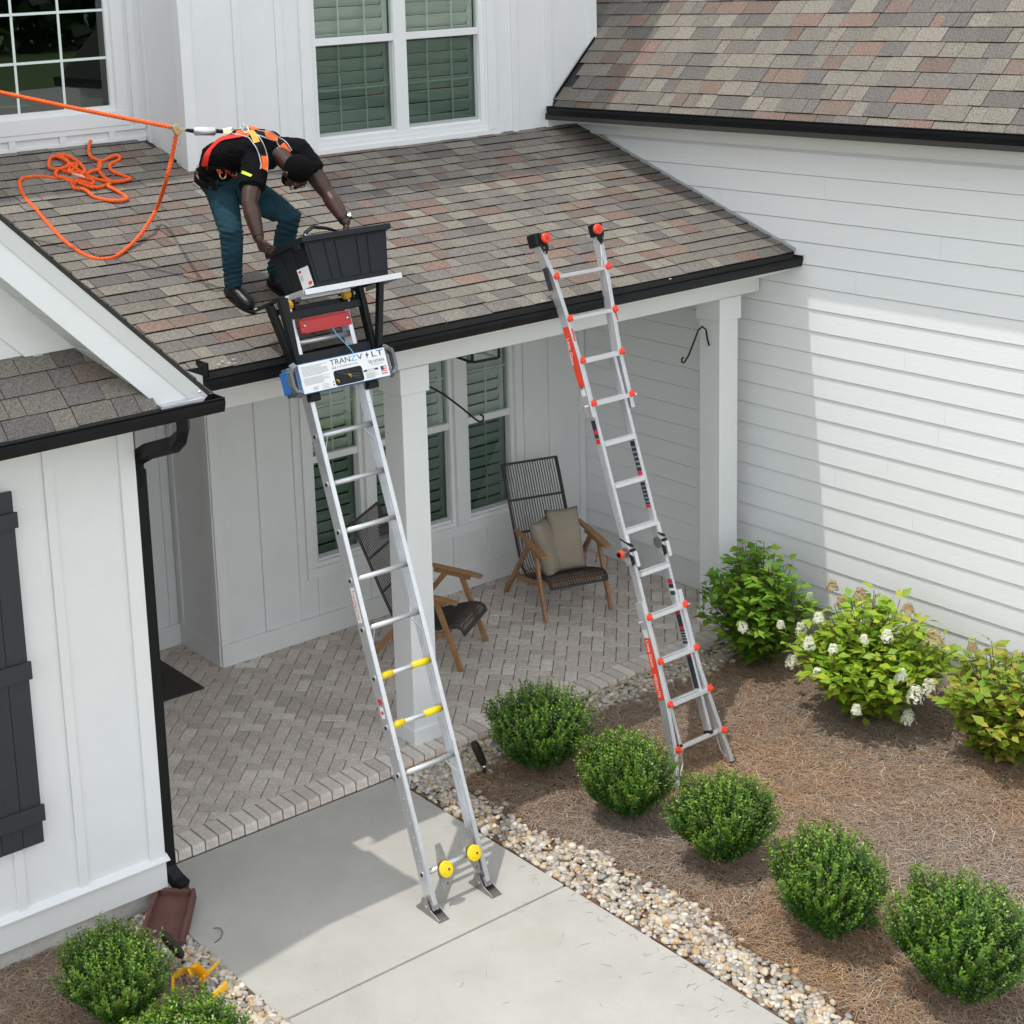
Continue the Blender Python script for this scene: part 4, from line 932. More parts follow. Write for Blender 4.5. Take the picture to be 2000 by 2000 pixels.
# decals on the outer face of the left rail
def side_decal(x, v0, v1, mt, parent, w0=-.028, w1=.028, t=.0006): return obj('decal', MB().box((x-t,-w1,v0),(x-.0001,-w0,v1)), mt, parent)
def side_text(body, size, x, v, w, mt, parent, name='lettering'):
    M = Matrix(((0,0,-1,x),(0,-1,0,-w),(-1,0,0,v),(0,0,0,1))); return text(body, size, mt, parent, M, name)
side_decal(-1.166, 1.80, 2.02, M_['label'], lad, -.022,.022)
side_text('TranzSporter', .036, -1.1669, 2.01, -.012, M_['ink_red'], lad)
side_decal(-1.166, 1.29, 1.325, M_['ink_red'], lad, -.018,.018); side_decal(-1.166, 1.205, 1.275, M_['label'], lad, -.018,.018)
obj('decal', MB().tube([L1(-1.1672,1.24,0),L1(-1.1668,1.24,0)],.016,4), M_['ink_red'], lad)
obj('cross_bar', MB().box((-1.125,-.075,3.612),(-.742,-.052,3.70)), M_['red'], lad, bevel=.003)
obj('cross_bar_lip', MB().box((-1.11,-.092,3.608),(-.76,-.0755,3.616)).box((-1.11,-.092,3.694),(-.76,-.0755,3.70)), M_['red'], lad)
for x in (-1.098,-.77): obj('bolt', MB().sphere((x,-.078,3.655),.012), M_['chrome'], lad)

# ------------------------------------------------------------------ hoist carriage with tray
car = thing('hoist_carriage', 'black hoist carriage with galvanised tray and amber rollers at the ladder top', 'hoist carriage', ML)
for s,x in ((-1,-1.215),(1,-.625)):
    b = MB(); b.bar(L1(x,3.33,.06),L1(x+s*.05,3.84,.0),.038,.055,(1,0,0)); obj('side_frame', b, M_['black'], car, bevel=.003)
    b = MB(); b.bar(L1(x+s*.008,3.40,.10),L1(x+s*.085,3.845,.20),.036,.042,(1,0,0)); obj('strut', b, M_['black'], car, bevel=.003)
    b = MB(); b.bar(L1(x-s*.004,3.42,.08),L1(x-s*.012,3.845,.10),.03,.03,(1,0,0)); obj('strut', b, M_['black'], car, bevel=.003)
    b = MB(); b.bar(L1(x+s*.02,3.838,-.19),L1(x+s*.06,3.838,.20),.03,.02,(1,0,0)); obj('tray_bearer', b, M_['black'], car, bevel=.002)
obj('cross_beam', MB().bar(L1(-1.23,3.735,.075),L1(-.60,3.735,.075),.05,.03,(0,0,1)), M_['black'], car, bevel=.003)
obj('cross_beam', MB().bar(L1(-1.23,3.775,.02),L1(-.60,3.775,.02),.035,.05,(0,0,1)), M_['black'], car, bevel=.003)
obj('cross_beam', MB().bar(L1(-1.24,3.455,.06),L1(-.60,3.455,.06),.06,.04,(0,0,1)), M_['black'], car, bevel=.003)
obj('slide_plate', MB().box((-1.10,-.12,3.815),(-.72,-.03,3.838)), M_['alu_b'], car, bevel=.004)
for x in (-1.175,-.735):
    w_ = MB(); w_.tube([L1(x-.028,3.80,.075),L1(x-.02,3.80,.075),L1(x+.02,3.80,.075),L1(x+.028,3.80,.075)],[.020,.03,.03,.020],16); obj('roller', w_, M_['amber'], car, bevel=.002)
    obj('roller_bracket', MB().box((x+.03,-.10,3.765),(x+.042,-.05,3.835)), M_['black'], car)
    obj('bolt', MB().sphere(L1(x,3.765,.085),.013,8,6), M_['chrome'], car)
for x,v,w in ((-1.205,3.835,-.10),(-1.21,3.80,-.14),(-1.18,3.845,-.04)): obj('wing_bolt', MB().sphere(L1(x,v,w+.1),.014,8,6).cyl(L1(x-.02,v+.01,w+.1),L1(x+.02,v+.01,w+.1),.006,8), M_['chrome'], car)
t_ = MB(); t_.prism([(-1.135,-.225,3.855),(-.39,-.225,3.855),(-.39,.20,3.855),(-1.20,.20,3.855),(-1.20,.12,3.855)],(0,0,.004))
obj('tray', t_, M_['alu_b'], car)
t_ = MB(); t_.box((-1.13,-.229,3.826),(-.385,-.225,3.862)); t_.prism([(-1.135,-.225,3.826),(-1.20,.12,3.826),(-1.20,.12,3.862),(-1.135,-.225,3.862)],(-.003,0,0)); t_.box((-.389,-.225,3.826),(-.385,.20,3.862)); t_.prism([(-1.20,.12,3.84),(-1.27,.18,3.84),(-1.20,.2,3.84)],(0,0,.004))
obj('tray_flange', t_, M_['alu_b'], car, bevel=.0015)

# ------------------------------------------------------------------ drive unit clamped to the ladder
un = thing('hoist_motor', 'blue and white ladder hoist drive unit with grey handles below the gutter line', 'hoist motor', ML)
X0,X1,Z0,Z1 = -1.268,-.612,3.238,3.418
obj('housing', MB().box((X0-.01,-.158,Z0-.004),(X1+.004,-.03,Z1+.004)), M_['blue'], un, bevel=.006)
obj('front_panel', MB().box((X0,-.1625,Z0),(X1,-.1585,Z1)), M_['label'], un, bevel=.001)
obj('top_panel', MB().box((X0+.05,-.14,Z1+.0045),(X1-.18,-.06,Z1+.006)), M_['ink_grey'], un)
for s,x in ((-1,X0-.012),(1,X1+.006)):
    p = [(x,-.165,Z0+.0),(x+s*.035,-.155,Z0+.015),(x+s*.05,-.15,Z0+.05),(x+s*.05,-.15,Z1-.045),(x+s*.035,-.155,Z1-.01),(x,-.165,Z1+.004)]
    b = MB()
    for a,c in zip(p[:-1],p[1:]): b.bar(a,c,.022,.05,(1,0,0))
    obj('handle', b, M_['greypl'], un, bevel=.004)
    obj('bumper', MB().box((min(x,x+s*.014),-.158,Z0+.0),(max(x,x+s*.014),.0,Z1)), M_['greypl'], un, bevel=.004)
    obj('side_cover', MB().box((min(x+s*.0145,x+s*.045),-.10,Z0+.02),(max(x+s*.0145,x+s*.045),-.02,Z1-.02)), M_['blue'] if s < 0 else M_['greypl'], un, bevel=.006)
fr = lambda a: X0+(X1-X0)*a; fz = lambda a: Z1-(Z1-Z0)*a
Y0 = -.1629
wn = MB(); rx0,rx1,rz0,rz1,rc = fr(.365),fr(.695),fz(.975),fz(.44),.018
pl = [(rx0+rc-rc*math.cos(a),rz0+rc-rc*math.sin(a)) for a in np.linspace(0,math.pi/2,5)]+[(rx1-rc+rc*math.sin(a),rz0+rc-rc*math.cos(a)) for a in np.linspace(0,math.pi/2,5)]+[(rx1-rc+rc*math.cos(a),rz1-rc+rc*math.sin(a)) for a in np.linspace(0,math.pi/2,5)]+[(rx0+rc-rc*math.sin(a),rz1-rc+rc*math.cos(a)) for a in np.linspace(0,math.pi/2,5)]
obj('window', MB().prism([(x,-.1632,z) for x,z in pl],(0,.0006,0)), M_['black'], un)
for x,z in ((fr(.40),fz(.80)),(fr(.545),fz(.70))): obj('wire_nut', MB().tube([(x-.012,-.1645,z+.008),(x,-.1655,z),(x+.004,-.1645,z-.014)],[.004,.007,.003],6), M_['amber'], un)
for k in range(3): obj('wire', MB().tube([(fr(.41+.05*k),-.164,fz(.5)),(fr(.48+.05*k),-.165,fz(.62+.08*k)),(fr(.66),-.164,fz(.7+.08*k))],.0012,5), M_['greypl'], un)
textfit('TRAN', fr(.355), fr(.585), fz(.235), .034, Y0, M_['ink'], un); textfit('Z', fr(.59), fr(.662), fz(.235), .034, Y0, M_['ink_blue'], un)
textfit('V', fr(.667), fr(.735), fz(.235), .034, Y0, M_['ink'], un); textfit('LT', fr(.84), fr(.975), fz(.235), .034, Y0, M_['ink'], un)
bo = MB().prism([(fr(.795),Y0,fz(.02)),(fr(.765),Y0,fz(.15)),(fr(.785),Y0,fz(.15)),(fr(.77),Y0,fz(.27)),(fr(.81),Y0,fz(.11)),(fr(.79),Y0,fz(.11))],(0,-.0004,0)); obj('emblem', bo, M_['ink'], un)
textfit('G2', fr(.365), fr(.41), fz(.375), .014, Y0, M_['ink'], un); textfit('LADDERNATOR', fr(.425), fr(.66), fz(.36), .011, Y0, M_['ink_grey'], un)
textfit('TIE DOWN', fr(.78), fr(.965), fz(.46), .021, Y0, M_['ink_navy'], un)
obj('underline', MB().box((fr(.80),Y0-.0004,fz(.52)),(fr(.95),Y0,fz(.505))), M_['ink_grey'], un)
obj('warning_strip', MB().box((fr(.705),Y0-.0004,fz(.70)),(fr(.875),Y0,fz(.635))), M_['ink'], un)
obj('warning_strip_face', MB().box((fr(.745),Y0-.0008,fz(.69)),(fr(.835),Y0-.0005,fz(.648))), M_['label'], un)
def lines(x0,x1,za,zb,n):
    b = MB()
    for k in range(n):
        z = fz(za+(zb-za)*k/(n-1)); e = x1-(x1-x0)*random.choice((0,0,.02,.25)); b.box((fr(x0),Y0-.0003,z-.0011),(fr(e),Y0,z+.0011))
    obj('small_print', b, M_['ink_grey'], un)
lines(.03,.32,.10,.42,9); lines(.03,.32,.50,.72,7); lines(.11,.17,.84,.93,4); lines(.215,.31,.80,.95,4); lines(.72,.86,.76,.93,6)
fl = MB(); 
for k in range(7): fl.box((fr(.905),Y0-.0004,fz(.62+.04*(k+1)-.004)),(fr(.975),Y0,fz(.62+.04*k)),mi=0 if k%2==0 else 1)
obj('flag', fl, [M_['ink_red'],M_['label']], un); obj('flag_canton', MB().box((fr(.905),Y0-.0008,fz(.76)),(fr(.938),Y0-.0005,fz(.62))), M_['ink_navy'], un)
for x in (fr(.345),): 
    for z in (fz(.80),fz(.90)): obj('screw', MB().cyl((x,Y0-.001,z),(x,Y0,z),.005,8), M_['ink'], un)
for x in (-1.145,-.70):
    obj('clamp', MB().box((x-.035,-.085,3.185),(x+.04,-.03,3.236)), M_['black'], un, bevel=.008); obj('clamp_pin', MB().cyl((x-.05,-.07,3.20),(x+.02,-.07,3.20),.014,10), M_['black'], un)
tag(obj('pull_cord', MB().tube([tuple(ML@V3(p)) for p in ((-.90,-.08,3.61),(-.885,-.085,3.57),(-.872,-.09,3.54),(-.85,-.10,3.50),(-.83,-.12,3.45),(-.825,-.13,3.425))],.0035,6), M_['ink_blue']), 'thin blue pull cord between the red bar and the hoist drive unit', 'cord')

# ------------------------------------------------------------------ tote on the tray
tote = thing('storage_tote', 'black open plastic storage tote with white sticker, on the hoist tray', 'storage tote', ML)
def ring(x0,x1,y0,y1,z): return [V3((x0,y0,z)),V3((x1,y0,z)),V3((x1,y1,z)),V3((x0,y1,z))]
vb, vt = 3.864, 4.185
def lerp_box(t, off=0): 
    return ( -1.010-.03*t-off, -.465+.068*t+off, -.195-.012*t-off, .185+.03*t+off)
b = MB(); lev = []
n = 9
for t,off in ((0,0),(1,0),(1,-.004),(0.02,-.004)):
    x0,x1,y0,y1 = lerp_box(t,off); lev.append(ring(x0,x1,y0,y1,vb+(vt-vb)*t))
vs = [v for r in lev for v in r]; fs = [(0,3,2,1)]+[(i*4+k,i*4+(k+1)%4,(i+1)*4+(k+1)%4,(i+1)*4+k) for i in range(3) for k in range(4)]+[(12,13,14,15)]
obj('tub', b.add(vs,fs), M_['blackpl'], tote, bevel=.004)
x0,x1,y0,y1 = lerp_box(1)
rb = MB()
for a,c in (((x0-.022,y0-.022),(x1+.022,y0+.004)),((x0-.022,y1-.004),(x1+.022,y1+.022)),((x0-.022,y0+.0045),(x0+.004,y1-.0045)),((x1-.004,y0+.0045),(x1+.022,y1-.0045))): rb.box((a[0],a[1],vt-.034),(c[0],c[1],vt+.004))
obj('rim', rb, M_['blackpl'], tote, bevel=.004)
obj('rim_lug', MB().box((x0-.026,y0+.03,vt-.065),(x0-.002,y0+.09,vt-.03)), M_['blackpl'], tote, bevel=.003)
# front ribs: raised panels separated by grooves, drooping to a small foot
for xa,xb in ((.03,.205),(.225,.335),(.355,.60),(.62,.735),(.755,.97)):
    p = []
    for t in (.10,.86):
        X0_,X1_,y0_,y1_ = lerp_box(t); p.append((X0_+(X1_-X0_)*xa,y0_,vb+(vt-vb)*t)); p.append((X0_+(X1_-X0_)*xb,y0_,vb+(vt-vb)*t))
    low = .24 if (xa in (.225,.62)) else .08
    obj('side_panel', MB().prism([p[0],p[1],p[3],p[2]],(0,-.006,0)), M_['blackpl'], tote, bevel=.004)
for ya,yb in ((.08,.30),(.36,.64),(.70,.92)):
    p = []
    for t in (.12,.84):
        X0_,X1_,y0_,y1_ = lerp_box(t); p.append((X0_,y0_+(y1_-y0_)*ya,vb+(vt-vb)*t)); p.append((X0_,y0_+(y1_-y0_)*yb,vb+(vt-vb)*t))
    obj('side_panel', MB().prism([p[0],p[1],p[3],p[2]],(-.005,0,0)), M_['blackpl'], tote, bevel=.003)
st_ = []
for t,ya,yb in ((.06,.05,.40),(.46,.06,.40)):
    X0_,X1_,y0_,y1_ = lerp_box(t); st_ += [V3((X0_-.0075,y0_+(y1_-y0_)*ya,vb+(vt-vb)*t)),V3((X0_-.0075,y0_+(y1_-y0_)*yb,vb+(vt-vb)*t))]
s_o = obj('sticker', MB().prism([st_[0],st_[1],st_[3],st_[2]],(-.0006,0,0)), M_['label'], tote)
def st_patch(u0,u1,v0_,v1_,mt): 
    f2 = lambda u,v: st_[0].lerp(st_[1],1-u).lerp(st_[2].lerp(st_[3],1-u),v)+V3((-.0012,0,0))
    obj('sticker_print', MB().prism([f2(u0,v0_),f2(u1,v0_),f2(u1,v1_),f2(u0,v1_)],(-.0004,0,0)), mt, tote)
st_patch(.62,.92,.10,.26,M_['orange']); st_patch(.1,.32,.80,.90,M_['ink_red'])
for k in range(4): st_patch(.1,.34-.05*(k%2),.62-.07*k,.645-.07*k,M_['ink_grey'])
tb = thing('tool_bag', 'dark tool bag and black strap heaped inside the tote', 'tool bag', ML)
b = MB(); b.sphere((-.90,.0,4.12),(.12,.13,.10),12,8).sphere((-.72,.03,4.10),(.15,.12,.09),12,8).sphere((-.84,-.06,4.17),(.09,.07,.035),10,6); obj('bag', b, M_['tee'], tb, sm=True)
obj('strap', MB().tube([(-.96,-.05,4.17),(-.92,-.08,4.235),(-.86,-.08,4.262),(-.77,-.10,4.235),(-.68,-.12,4.19)],[.014,.024,.028,.024,.014],8,flat=.45,side=(0,1,0)), M_['black'], tb, sm=True)
obj('cable', MB().tube([(-1.02,-.1,4.14),(-.99,-.12,4.19),(-.94,-.13,4.205),(-.89,-.14,4.19),(-.85,-.12,4.15)],.008,8), M_['greypl'], tb, sm=True)
obj('buckle', MB().sphere((-.955,-.115,4.21),.011,8,6), M_['chrome'], tb)

# ------------------------------------------------------------------ right ladder (articulated, orange locks)
A2 = .337; M2 = T(0,-1.44,0)@Rx(-A2)
l2 = thing('folding_ladder', 'articulated aluminium ladder with orange rung locks and black feet, leaning on the porch gutter', 'ladder', M2)
def rail2(path, sx, wx=.030, dy=.072, y0=0, name='rail'):
    for (xa,va),(xb,vb_) in zip(path[:-1],path[1:]): pass
    b = MB(); n = len(path); vs=[]
    for x,v in path: vs += [(x-wx/2,y0-dy/2,v),(x+wx/2,y0-dy/2,v),(x+wx/2,y0+dy/2,v),(x-wx/2,y0+dy/2,v)]
    fs = [(0,3,2,1),((n-1)*4,(n-1)*4+1,(n-1)*4+2,(n-1)*4+3)]+[(i*4+k,i*4+(k+1)%4,(i+1)*4+(k+1)%4,(i+1)*4+k) for i in range(n-1) for k in range(4)]
    o = obj(name, b.add(vs,fs), M_['alu_b'], l2, bevel=.003)
    g_ = MB(); vs=[]                                            # grooves along the front face: two raised ribs
    for k,off in enumerate((-.008,.008)):
        vs=[]
        for x,v in path: vs += [(x+off-.0035,y0-dy/2-.0035,v),(x+off+.0035,y0-dy/2-.0035,v),(x+off+.0035,y0-dy/2+.001,v),(x+off-.0035,y0-dy/2+.001,v)]
        g_.add(vs,fs)
    obj('rail_rib', g_, M_['alu_b'], l2); return o
aL = rail2([(1.035,.02),(1.098,.269),(1.128,.575),(1.140,.875),(1.140,1.30)],-1); aR = rail2([(1.590,.02),(1.585,.10),(1.545,.40),(1.51,.72),(1.503,.90),(1.503,1.30)],1)
rail2([(1.168,.29),(1.168,1.60)],-1,.026,.055,.012,'inner_rail'); rail2([(1.474,.30),(1.474,1.60)],1,.026,.055,.012,'inner_rail')
rail2([(1.140,1.69),(1.140,3.02)],-1,.026,.055,.0,'inner_rail'); rail2([(1.452,1.69),(1.452,3.02)],1,.026,.055,.0,'inner_rail')
dL = rail2([(1.122,2.62),(1.122,3.02),(1.105,3.33),(1.078,3.64),(1.018,3.90)],-1,.032,.075); dR = rail2([(1.500,2.62),(1.508,3.02),(1.545,3.33),(1.582,3.64),(1.600,3.92)],1,.032,.075)
def rung2(xa,xb,v,wide=True,y=0):
    b = MB()
    if wide:
        b.box((xa,y-.046,v-.022),(xb,y-.012,v+.008)); b.box((xa,y-.002,v-.010),(xb,y+.034,v+.016)); b.box((xa,y-.0125,v-.018),(xb,y-.0015,v-.006))
    else: b.box((xa,y-.018,v-.014),(xb,y+.018,v+.012))
    return obj('rung', b, M_['alu_b'], l2, bevel=.003)
for v,xa,xb,wd in ((.269,1.115,1.56,0),(.577,1.14,1.52,1),(.877,1.152,1.492,1),(1.187,1.152,1.492,1),(1.49,1.18,1.462,1),(1.80,1.152,1.44,1),(2.125,1.152,1.44,1),(2.425,1.152,1.44,1),(2.715,1.14,1.486,1),(3.022,1.14,1.492,1),(3.327,1.118,1.532,0),(3.637,1.092,1.568,0)): rung2(xa,xb,v,wd)
def lock(x,v,s):
    b = MB(); b.cyl((x-.016,-.045,v),(x+.016,-.045,v),.020,10); b.box((x-.017,-.064,v-.018),(x+.017,-.03,v+.018)); b.cyl((x,-.074,v),(x,-.062,v),.012,6); b.box((x-.005,-.070,v+.012),(x+.005,-.045,v+.030)); b.box((x-.022,-.056,v-.006),(x+.022,-.036,v+.006))
    obj('rung_lock', b, M_['orange'], l2, bevel=.005)
for v,xa,xb in ((.269,1.112,1.572),(.577,1.14,1.538),(.877,1.150,1.508),(1.187,1.150,1.505),(2.715,1.135,1.505),(3.022,1.132,1.512),(3.327,1.112,1.550),(3.637,1.086,1.585)): lock(xa,v,-1); lock(xb,v,1)
for v in (1.187,2.715):
    for x,s in ((1.098,-1),(1.53,1)): obj('lock_pin', MB().cyl((x,-.02,v-.01),(x+s*.04,-.02,v-.01),.010,10), M_['chrome'], l2)
# hinges
for s,x in ((-1,1.148),(1,1.462)):
    obj('hinge_plate', MB().box((x-.018,-.042,1.56),(x+.018,.035,1.66)), M_['alu'], l2, bevel=.004); obj('hinge_plate', MB().box((x-.016,-.036,1.662),(x+.012,.035,1.80)), M_['alu'], l2, bevel=.004)
    obj('hinge_sleeve', MB().box((x+.0,-.060,1.545),(x+.030,-.0425,1.655)), M_['alu_b'], l2, bevel=.002)
    obj('hinge_cap', MB().box((x-.020,-.055,1.655),(x+.022,.03,1.675)), M_['black'], l2, bevel=.003)
    obj('hinge_guard', MB().prism([(x-.022,-.05,1.70),(x+.02,-.05,1.68),(x+.02,.03,1.73),(x-.022,.03,1.75)],(0,0,.018)), M_['black'], l2, bevel=.003)
    obj('hinge_guard', MB().prism([(x-.022,-.03,1.56),(x-.0,-.03,1.57),(x-.0,-.03,1.62),(x-.022,-.03,1.64)],(0,-.015,0)), M_['black'], l2)
    for v in (1.50,1.53,1.58,1.84,1.88,1.92): obj('rivet', MB().cyl((x-.022,-.012+.01*math.sin(v*70),v),(x-.014,-.012+.01*math.sin(v*70),v),.006,8), M_['chrome'], l2)
obj('hinge_disc', MB().cyl((1.126,0,1.655),(1.136,0,1.655),.038,20), M_['steel'], l2, bevel=.002); obj('hinge_disc', MB().cyl((1.438,0,1.655),(1.449,0,1.655),.042,20), M_['steel'], l2, bevel=.002)
obj('hinge_knob', MB().cyl((1.06,0,1.655),(1.095,0,1.655),.030,18,.026), M_['orange'], l2, bevel=.006); obj('knob_cap', MB().cyl((1.053,0,1.655),(1.060,0,1.655),.018,14), M_['black'], l2); obj('knob_stem', MB().cyl((1.096,0,1.655),(1.125,0,1.655),.012,10), M_['greypl'], l2)
# tip ends: black caps and orange wheels
for s,x in ((-1,1.012),(1,1.600)):
    obj('tip_cap', MB().box((x-.030,-.05,3.87),(x+.030,.048,3.965)), M_['black'], l2, bevel=.009)
    obj('wheel_plate', MB().prism([(x+.03*-s+.0,-.058,3.80),(x-s*.062,-.058,3.845),(x-s*.05,-.058,3.93),(x+.0,-.058,3.96),(x+s*.01,-.058,3.86)],(0,.006,0)), M_['black'], l2, bevel=.002)
    cx_ = x-s*.045
    w_ = MB(); w_.tube([(cx_-.004,-.088,3.915),(cx_-.004,-.082,3.915),(cx_,-.066,3.915),(cx_,-.060,3.915)],[.032,.038,.038,.032],20); obj('wheel', w_, M_['orange'], l2, bevel=.003)
    obj('wheel_hub', MB().cyl((cx_-.004,-.093,3.915),(cx_-.004,-.0885,3.915),.017,14), M_['ink_red'], l2, bevel=.002)
    for v in (3.82,3.85): obj('bolt', MB().cyl((x-s*.012,-.064,v),(x-s*.012,-.0585,v),.006,8), M_['chrome'], l2)
    obj('tip_strut', MB().tube([(x-s*.02,-.03,3.80),(x-s*.035-s*.0,-.03,3.72),(1.105+.0 if s<0 else 1.555,-.02,3.65)],.006,6), M_['alu_b'], l2)
obj('foot_strut', MB().tube([(1.135,-.03,.25),(1.135,-.03,.17),(1.085,-.03,.10)],.005,6), M_['alu_b'], l2); obj('foot_strut', MB().tube([(1.53,-.0,.24),(1.535,.0,.14),(1.57,-.0,.08)],.004,6), M_['alu'], l2)
for x in (1.035,1.590): obj('foot', MB().box((x-.022,-.045,-.03),(x+.022,.048,.045)), M_['rubber'], l2, bevel=.008)
for x in (1.168,1.474): obj('rail_end_cap', MB().box((x-.016,-.022,.272),(x+.016,.046,.292)), M_['black'], l2, bevel=.003)
# decals on this ladder
def sd(x,v0,v1,mt,w0=-.03,w1=.03): return obj('decal', MB().box((x-.0007,-w1,v0),(x-.0001,-w0,v1)), mt, l2)
def slant_decal(xa,va,xb,vb_,mt,w0,w1,off=.0): 
    return obj('decal', MB().prism([(xa-.0163-off,-w0,va),(xb-.0163-off,-w0,vb_),(xb-.0163-off,-w1,vb_),(xa-.0163-off,-w1,va)],(-.0007,0,0)), mt, l2)
slant_decal(1.108,3.28,1.122,2.84,M_['orange'],-.030,.030); slant_decal(1.122,2.835,1.122,2.78,M_['label'],-.02,.02); 
side_text('Little Giant', .042, 1.0985, 3.20, -.018, M_['label'], l2).matrix_local = Matrix(((-.045,0,-1,1.0905),(0,-1,0,.018),(-.999,0,.045,3.20),(0,0,0,1)))
side_text('MEGALITE', .036, 1.1045, 2.985, -.016, M_['ink'], l2)
slant_decal(1.1365,1.05,1.128,.62,M_['orange'],-.030,.030); slant_decal(1.137,1.11,1.1365,1.055,M_['label'],-.02,.02)
t3 = side_text('Little Giant', .042, 1.118, 1.04, -.018, M_['label'], l2); t3.matrix_local = Matrix(((-.02,0,-1,1.1195),(0,-1,0,.018),(-1,0,.02,1.04),(0,0,0,1)))
t3 = side_text('MEGALITE', .036, 1.11, .80, -.016, M_['label'], l2); t3.matrix_local = Matrix(((-.028,0,-1,1.1140),(0,-1,0,.016),(-1,0,.028,.80),(0,0,0,1)))
slant_decal(1.062,3.72,1.048,3.78,M_['ink_red'],-.02,.03); slant_decal(1.07,3.55,1.062,3.715,M_['ink'],-.02,.03,.012)
sd(1.127,2.47,2.60,M_['ink'],-.02,.022); sd(1.1265,2.50,2.53,M_['ink_red'],-.018,.02); sd(1.1265,2.43,2.465,M_['ink_red'],-.02,.022)
# on the inner faces of the right rail (seen between the rungs)
def inner(x,v0,v1,mt): return obj('decal', MB().box((x-.0008,-.024,v0),(x-.0001,.022,v1)), mt, l2)
inner(1.439,2.17,2.39,M_['ink']); inner(1.439,2.14,2.168,M_['ink_red']); inner(1.439,1.93,2.09,M_['ink']); inner(1.439,1.905,1.928,M_['ink_red'])
for k in range(5): inner(1.4380,2.20+.035*k,2.212+.035*k,M_['ink_grey']); inner(1.4380,1.945+.028*k,1.955+.028*k,M_['ink_grey'])
inner(1.461,1.27,1.35,M_['ink']); inner(1.461,1.352,1.385,M_['ink_red']); inner(1.4602,1.30,1.32,M_['label'])
inner(1.461,.92,1.16,M_['ink']); inner(1.4602,1.13,1.158,M_['ink_red']); inner(1.4602,1.02,1.045,M_['ink_red']); inner(1.461,.60,.85,M_['ink']); inner(1.4602,.83,.85,M_['ink_red'])
for k in range(4): inner(1.4602,.94+.02*k,.947+.02*k,M_['ink_grey'])
for v in (1.49,1.80):
    obj('decal', MB().box((1.24,-.0348,v-.006),(1.30,-.0343,v+.008)), M_['ink_red'], l2); obj('decal', MB().box((1.301,-.0348,v-.006),(1.37,-.0343,v+.008)), M_['ink'], l2)
for x,v0,v1 in ((1.105,3.17,3.26),(1.546,3.25,3.34)): obj('decal', MB().box((x-.0,-.0425,v0),(x+.012,-.041,v1)), M_['ink_red'], l2)
# ------------------------------------------------------------------ lounge chairs
def chair(name, M, label):
    t = thing(name, label, 'chair', M, 'wood and cord lounge chairs on the porch')
    prof = [(-.02,.30),(-.005,.335),(.03,.355),(.10,.352),(.24,.31),(.38,.265),(.46,.262),(.53,.30),(.60,.40),(.68,.58),(.77,.80),(.86,1.02),(.92,1.15)]
    def at(d):
        L_ = 0
        for (a,b_),(c,e) in zip(prof[:-1],prof[1:]):
            l = math.hypot(c-a,e-b_)
            if L_+l >= d: k = (d-L_)/l; return (a+(c-a)*k,b_+(e-b_)*k)
            L_ += l
        return prof[-1]
    tot = sum(math.hypot(c-a,e-b_) for (a,b_),(c,e) in zip(prof[:-1],prof[1:]))
    for x in (-.27,.27): obj('side_tube', MB().tube([(x,a,z) for a,z in prof],.013,8), M_['rope_dark'], t, sm=True)
    for d in (.0,.30,tot-.62,tot-.33,tot-.004):
        a,z = at(d); obj('cross_bar', MB().cyl((-.27,a,z),(.27,a,z),.011 if d else .014,8), M_['rope_dark'], t)
    p2 = [at(tot*k/22) for k in range(23)]; nC = 21
    for k in range(nC):
        x = -.25+.5*k/(nC-1); obj('cord', MB().tube([(x,a,z+.008) for a,z in p2],.0046,5), M_['rope_dark'], t, fix=False)
    sb = MB()
    for k in range(10): a,z = at(.02+k*.033); sb.cyl((-.26,a,z+.006),(.26,a,z+.006),.004,5)
    obj('seat_weave', sb, M_['rope_dark'], t, fix=False)
    for x in (-.305,.305):
        s = 1 if x > 0 else -1
        obj('leg', MB().bar((x+s*.01,.0,0),(x-s*.0,.20,.565),.028,.045,(1,0,0)), M_['wood'], t, bevel=.005)
        obj('leg', MB().bar((x+s*.01,.80,0),(x-s*.0,.34,.575),.028,.045,(1,0,0)), M_['wood'], t, bevel=.005)
        b = MB(); b.prism([(x-.032,.02,.560),(x+.032,.02,.560),(x+.036,.14,.580),(x+.022,.58,.635),(x-.022,.58,.635),(x-.036,.14,.580)],(0,.0,.024)); obj('armrest', b, M_['wood'], t, bevel=.006)
        obj('arm_rail', MB().bar((x,.12,.555),(x,.44,.595),.024,.04,(1,0,0)), M_['wood'], t, bevel=.004)
        obj('side_rail', MB().bar((x-s*.012,.10,.30),(x-s*.012,.60,.20),.024,.045,(1,0,0)), M_['wood'], t, bevel=.004)
    for a,z in ((.13,.295),(.58,.205)): obj('stretcher', MB().bar((-.30,a,z),(.30,a,z),.04,.025,(0,0,1)), M_['wood'], t, bevel=.003)
    return t
MC2 = T(2.546,1.12,ZP+.001)@Rz(-.275); MC1 = T(1.338,1.078,ZP+.001)@Rz(.548)
chair('lounge_chair', MC2, 'dark cord lounge chair holding two tan pillows, right of the windows')
chair('lounge_chair', MC1, 'dark cord lounge chair without pillows, half hidden behind the left porch post')
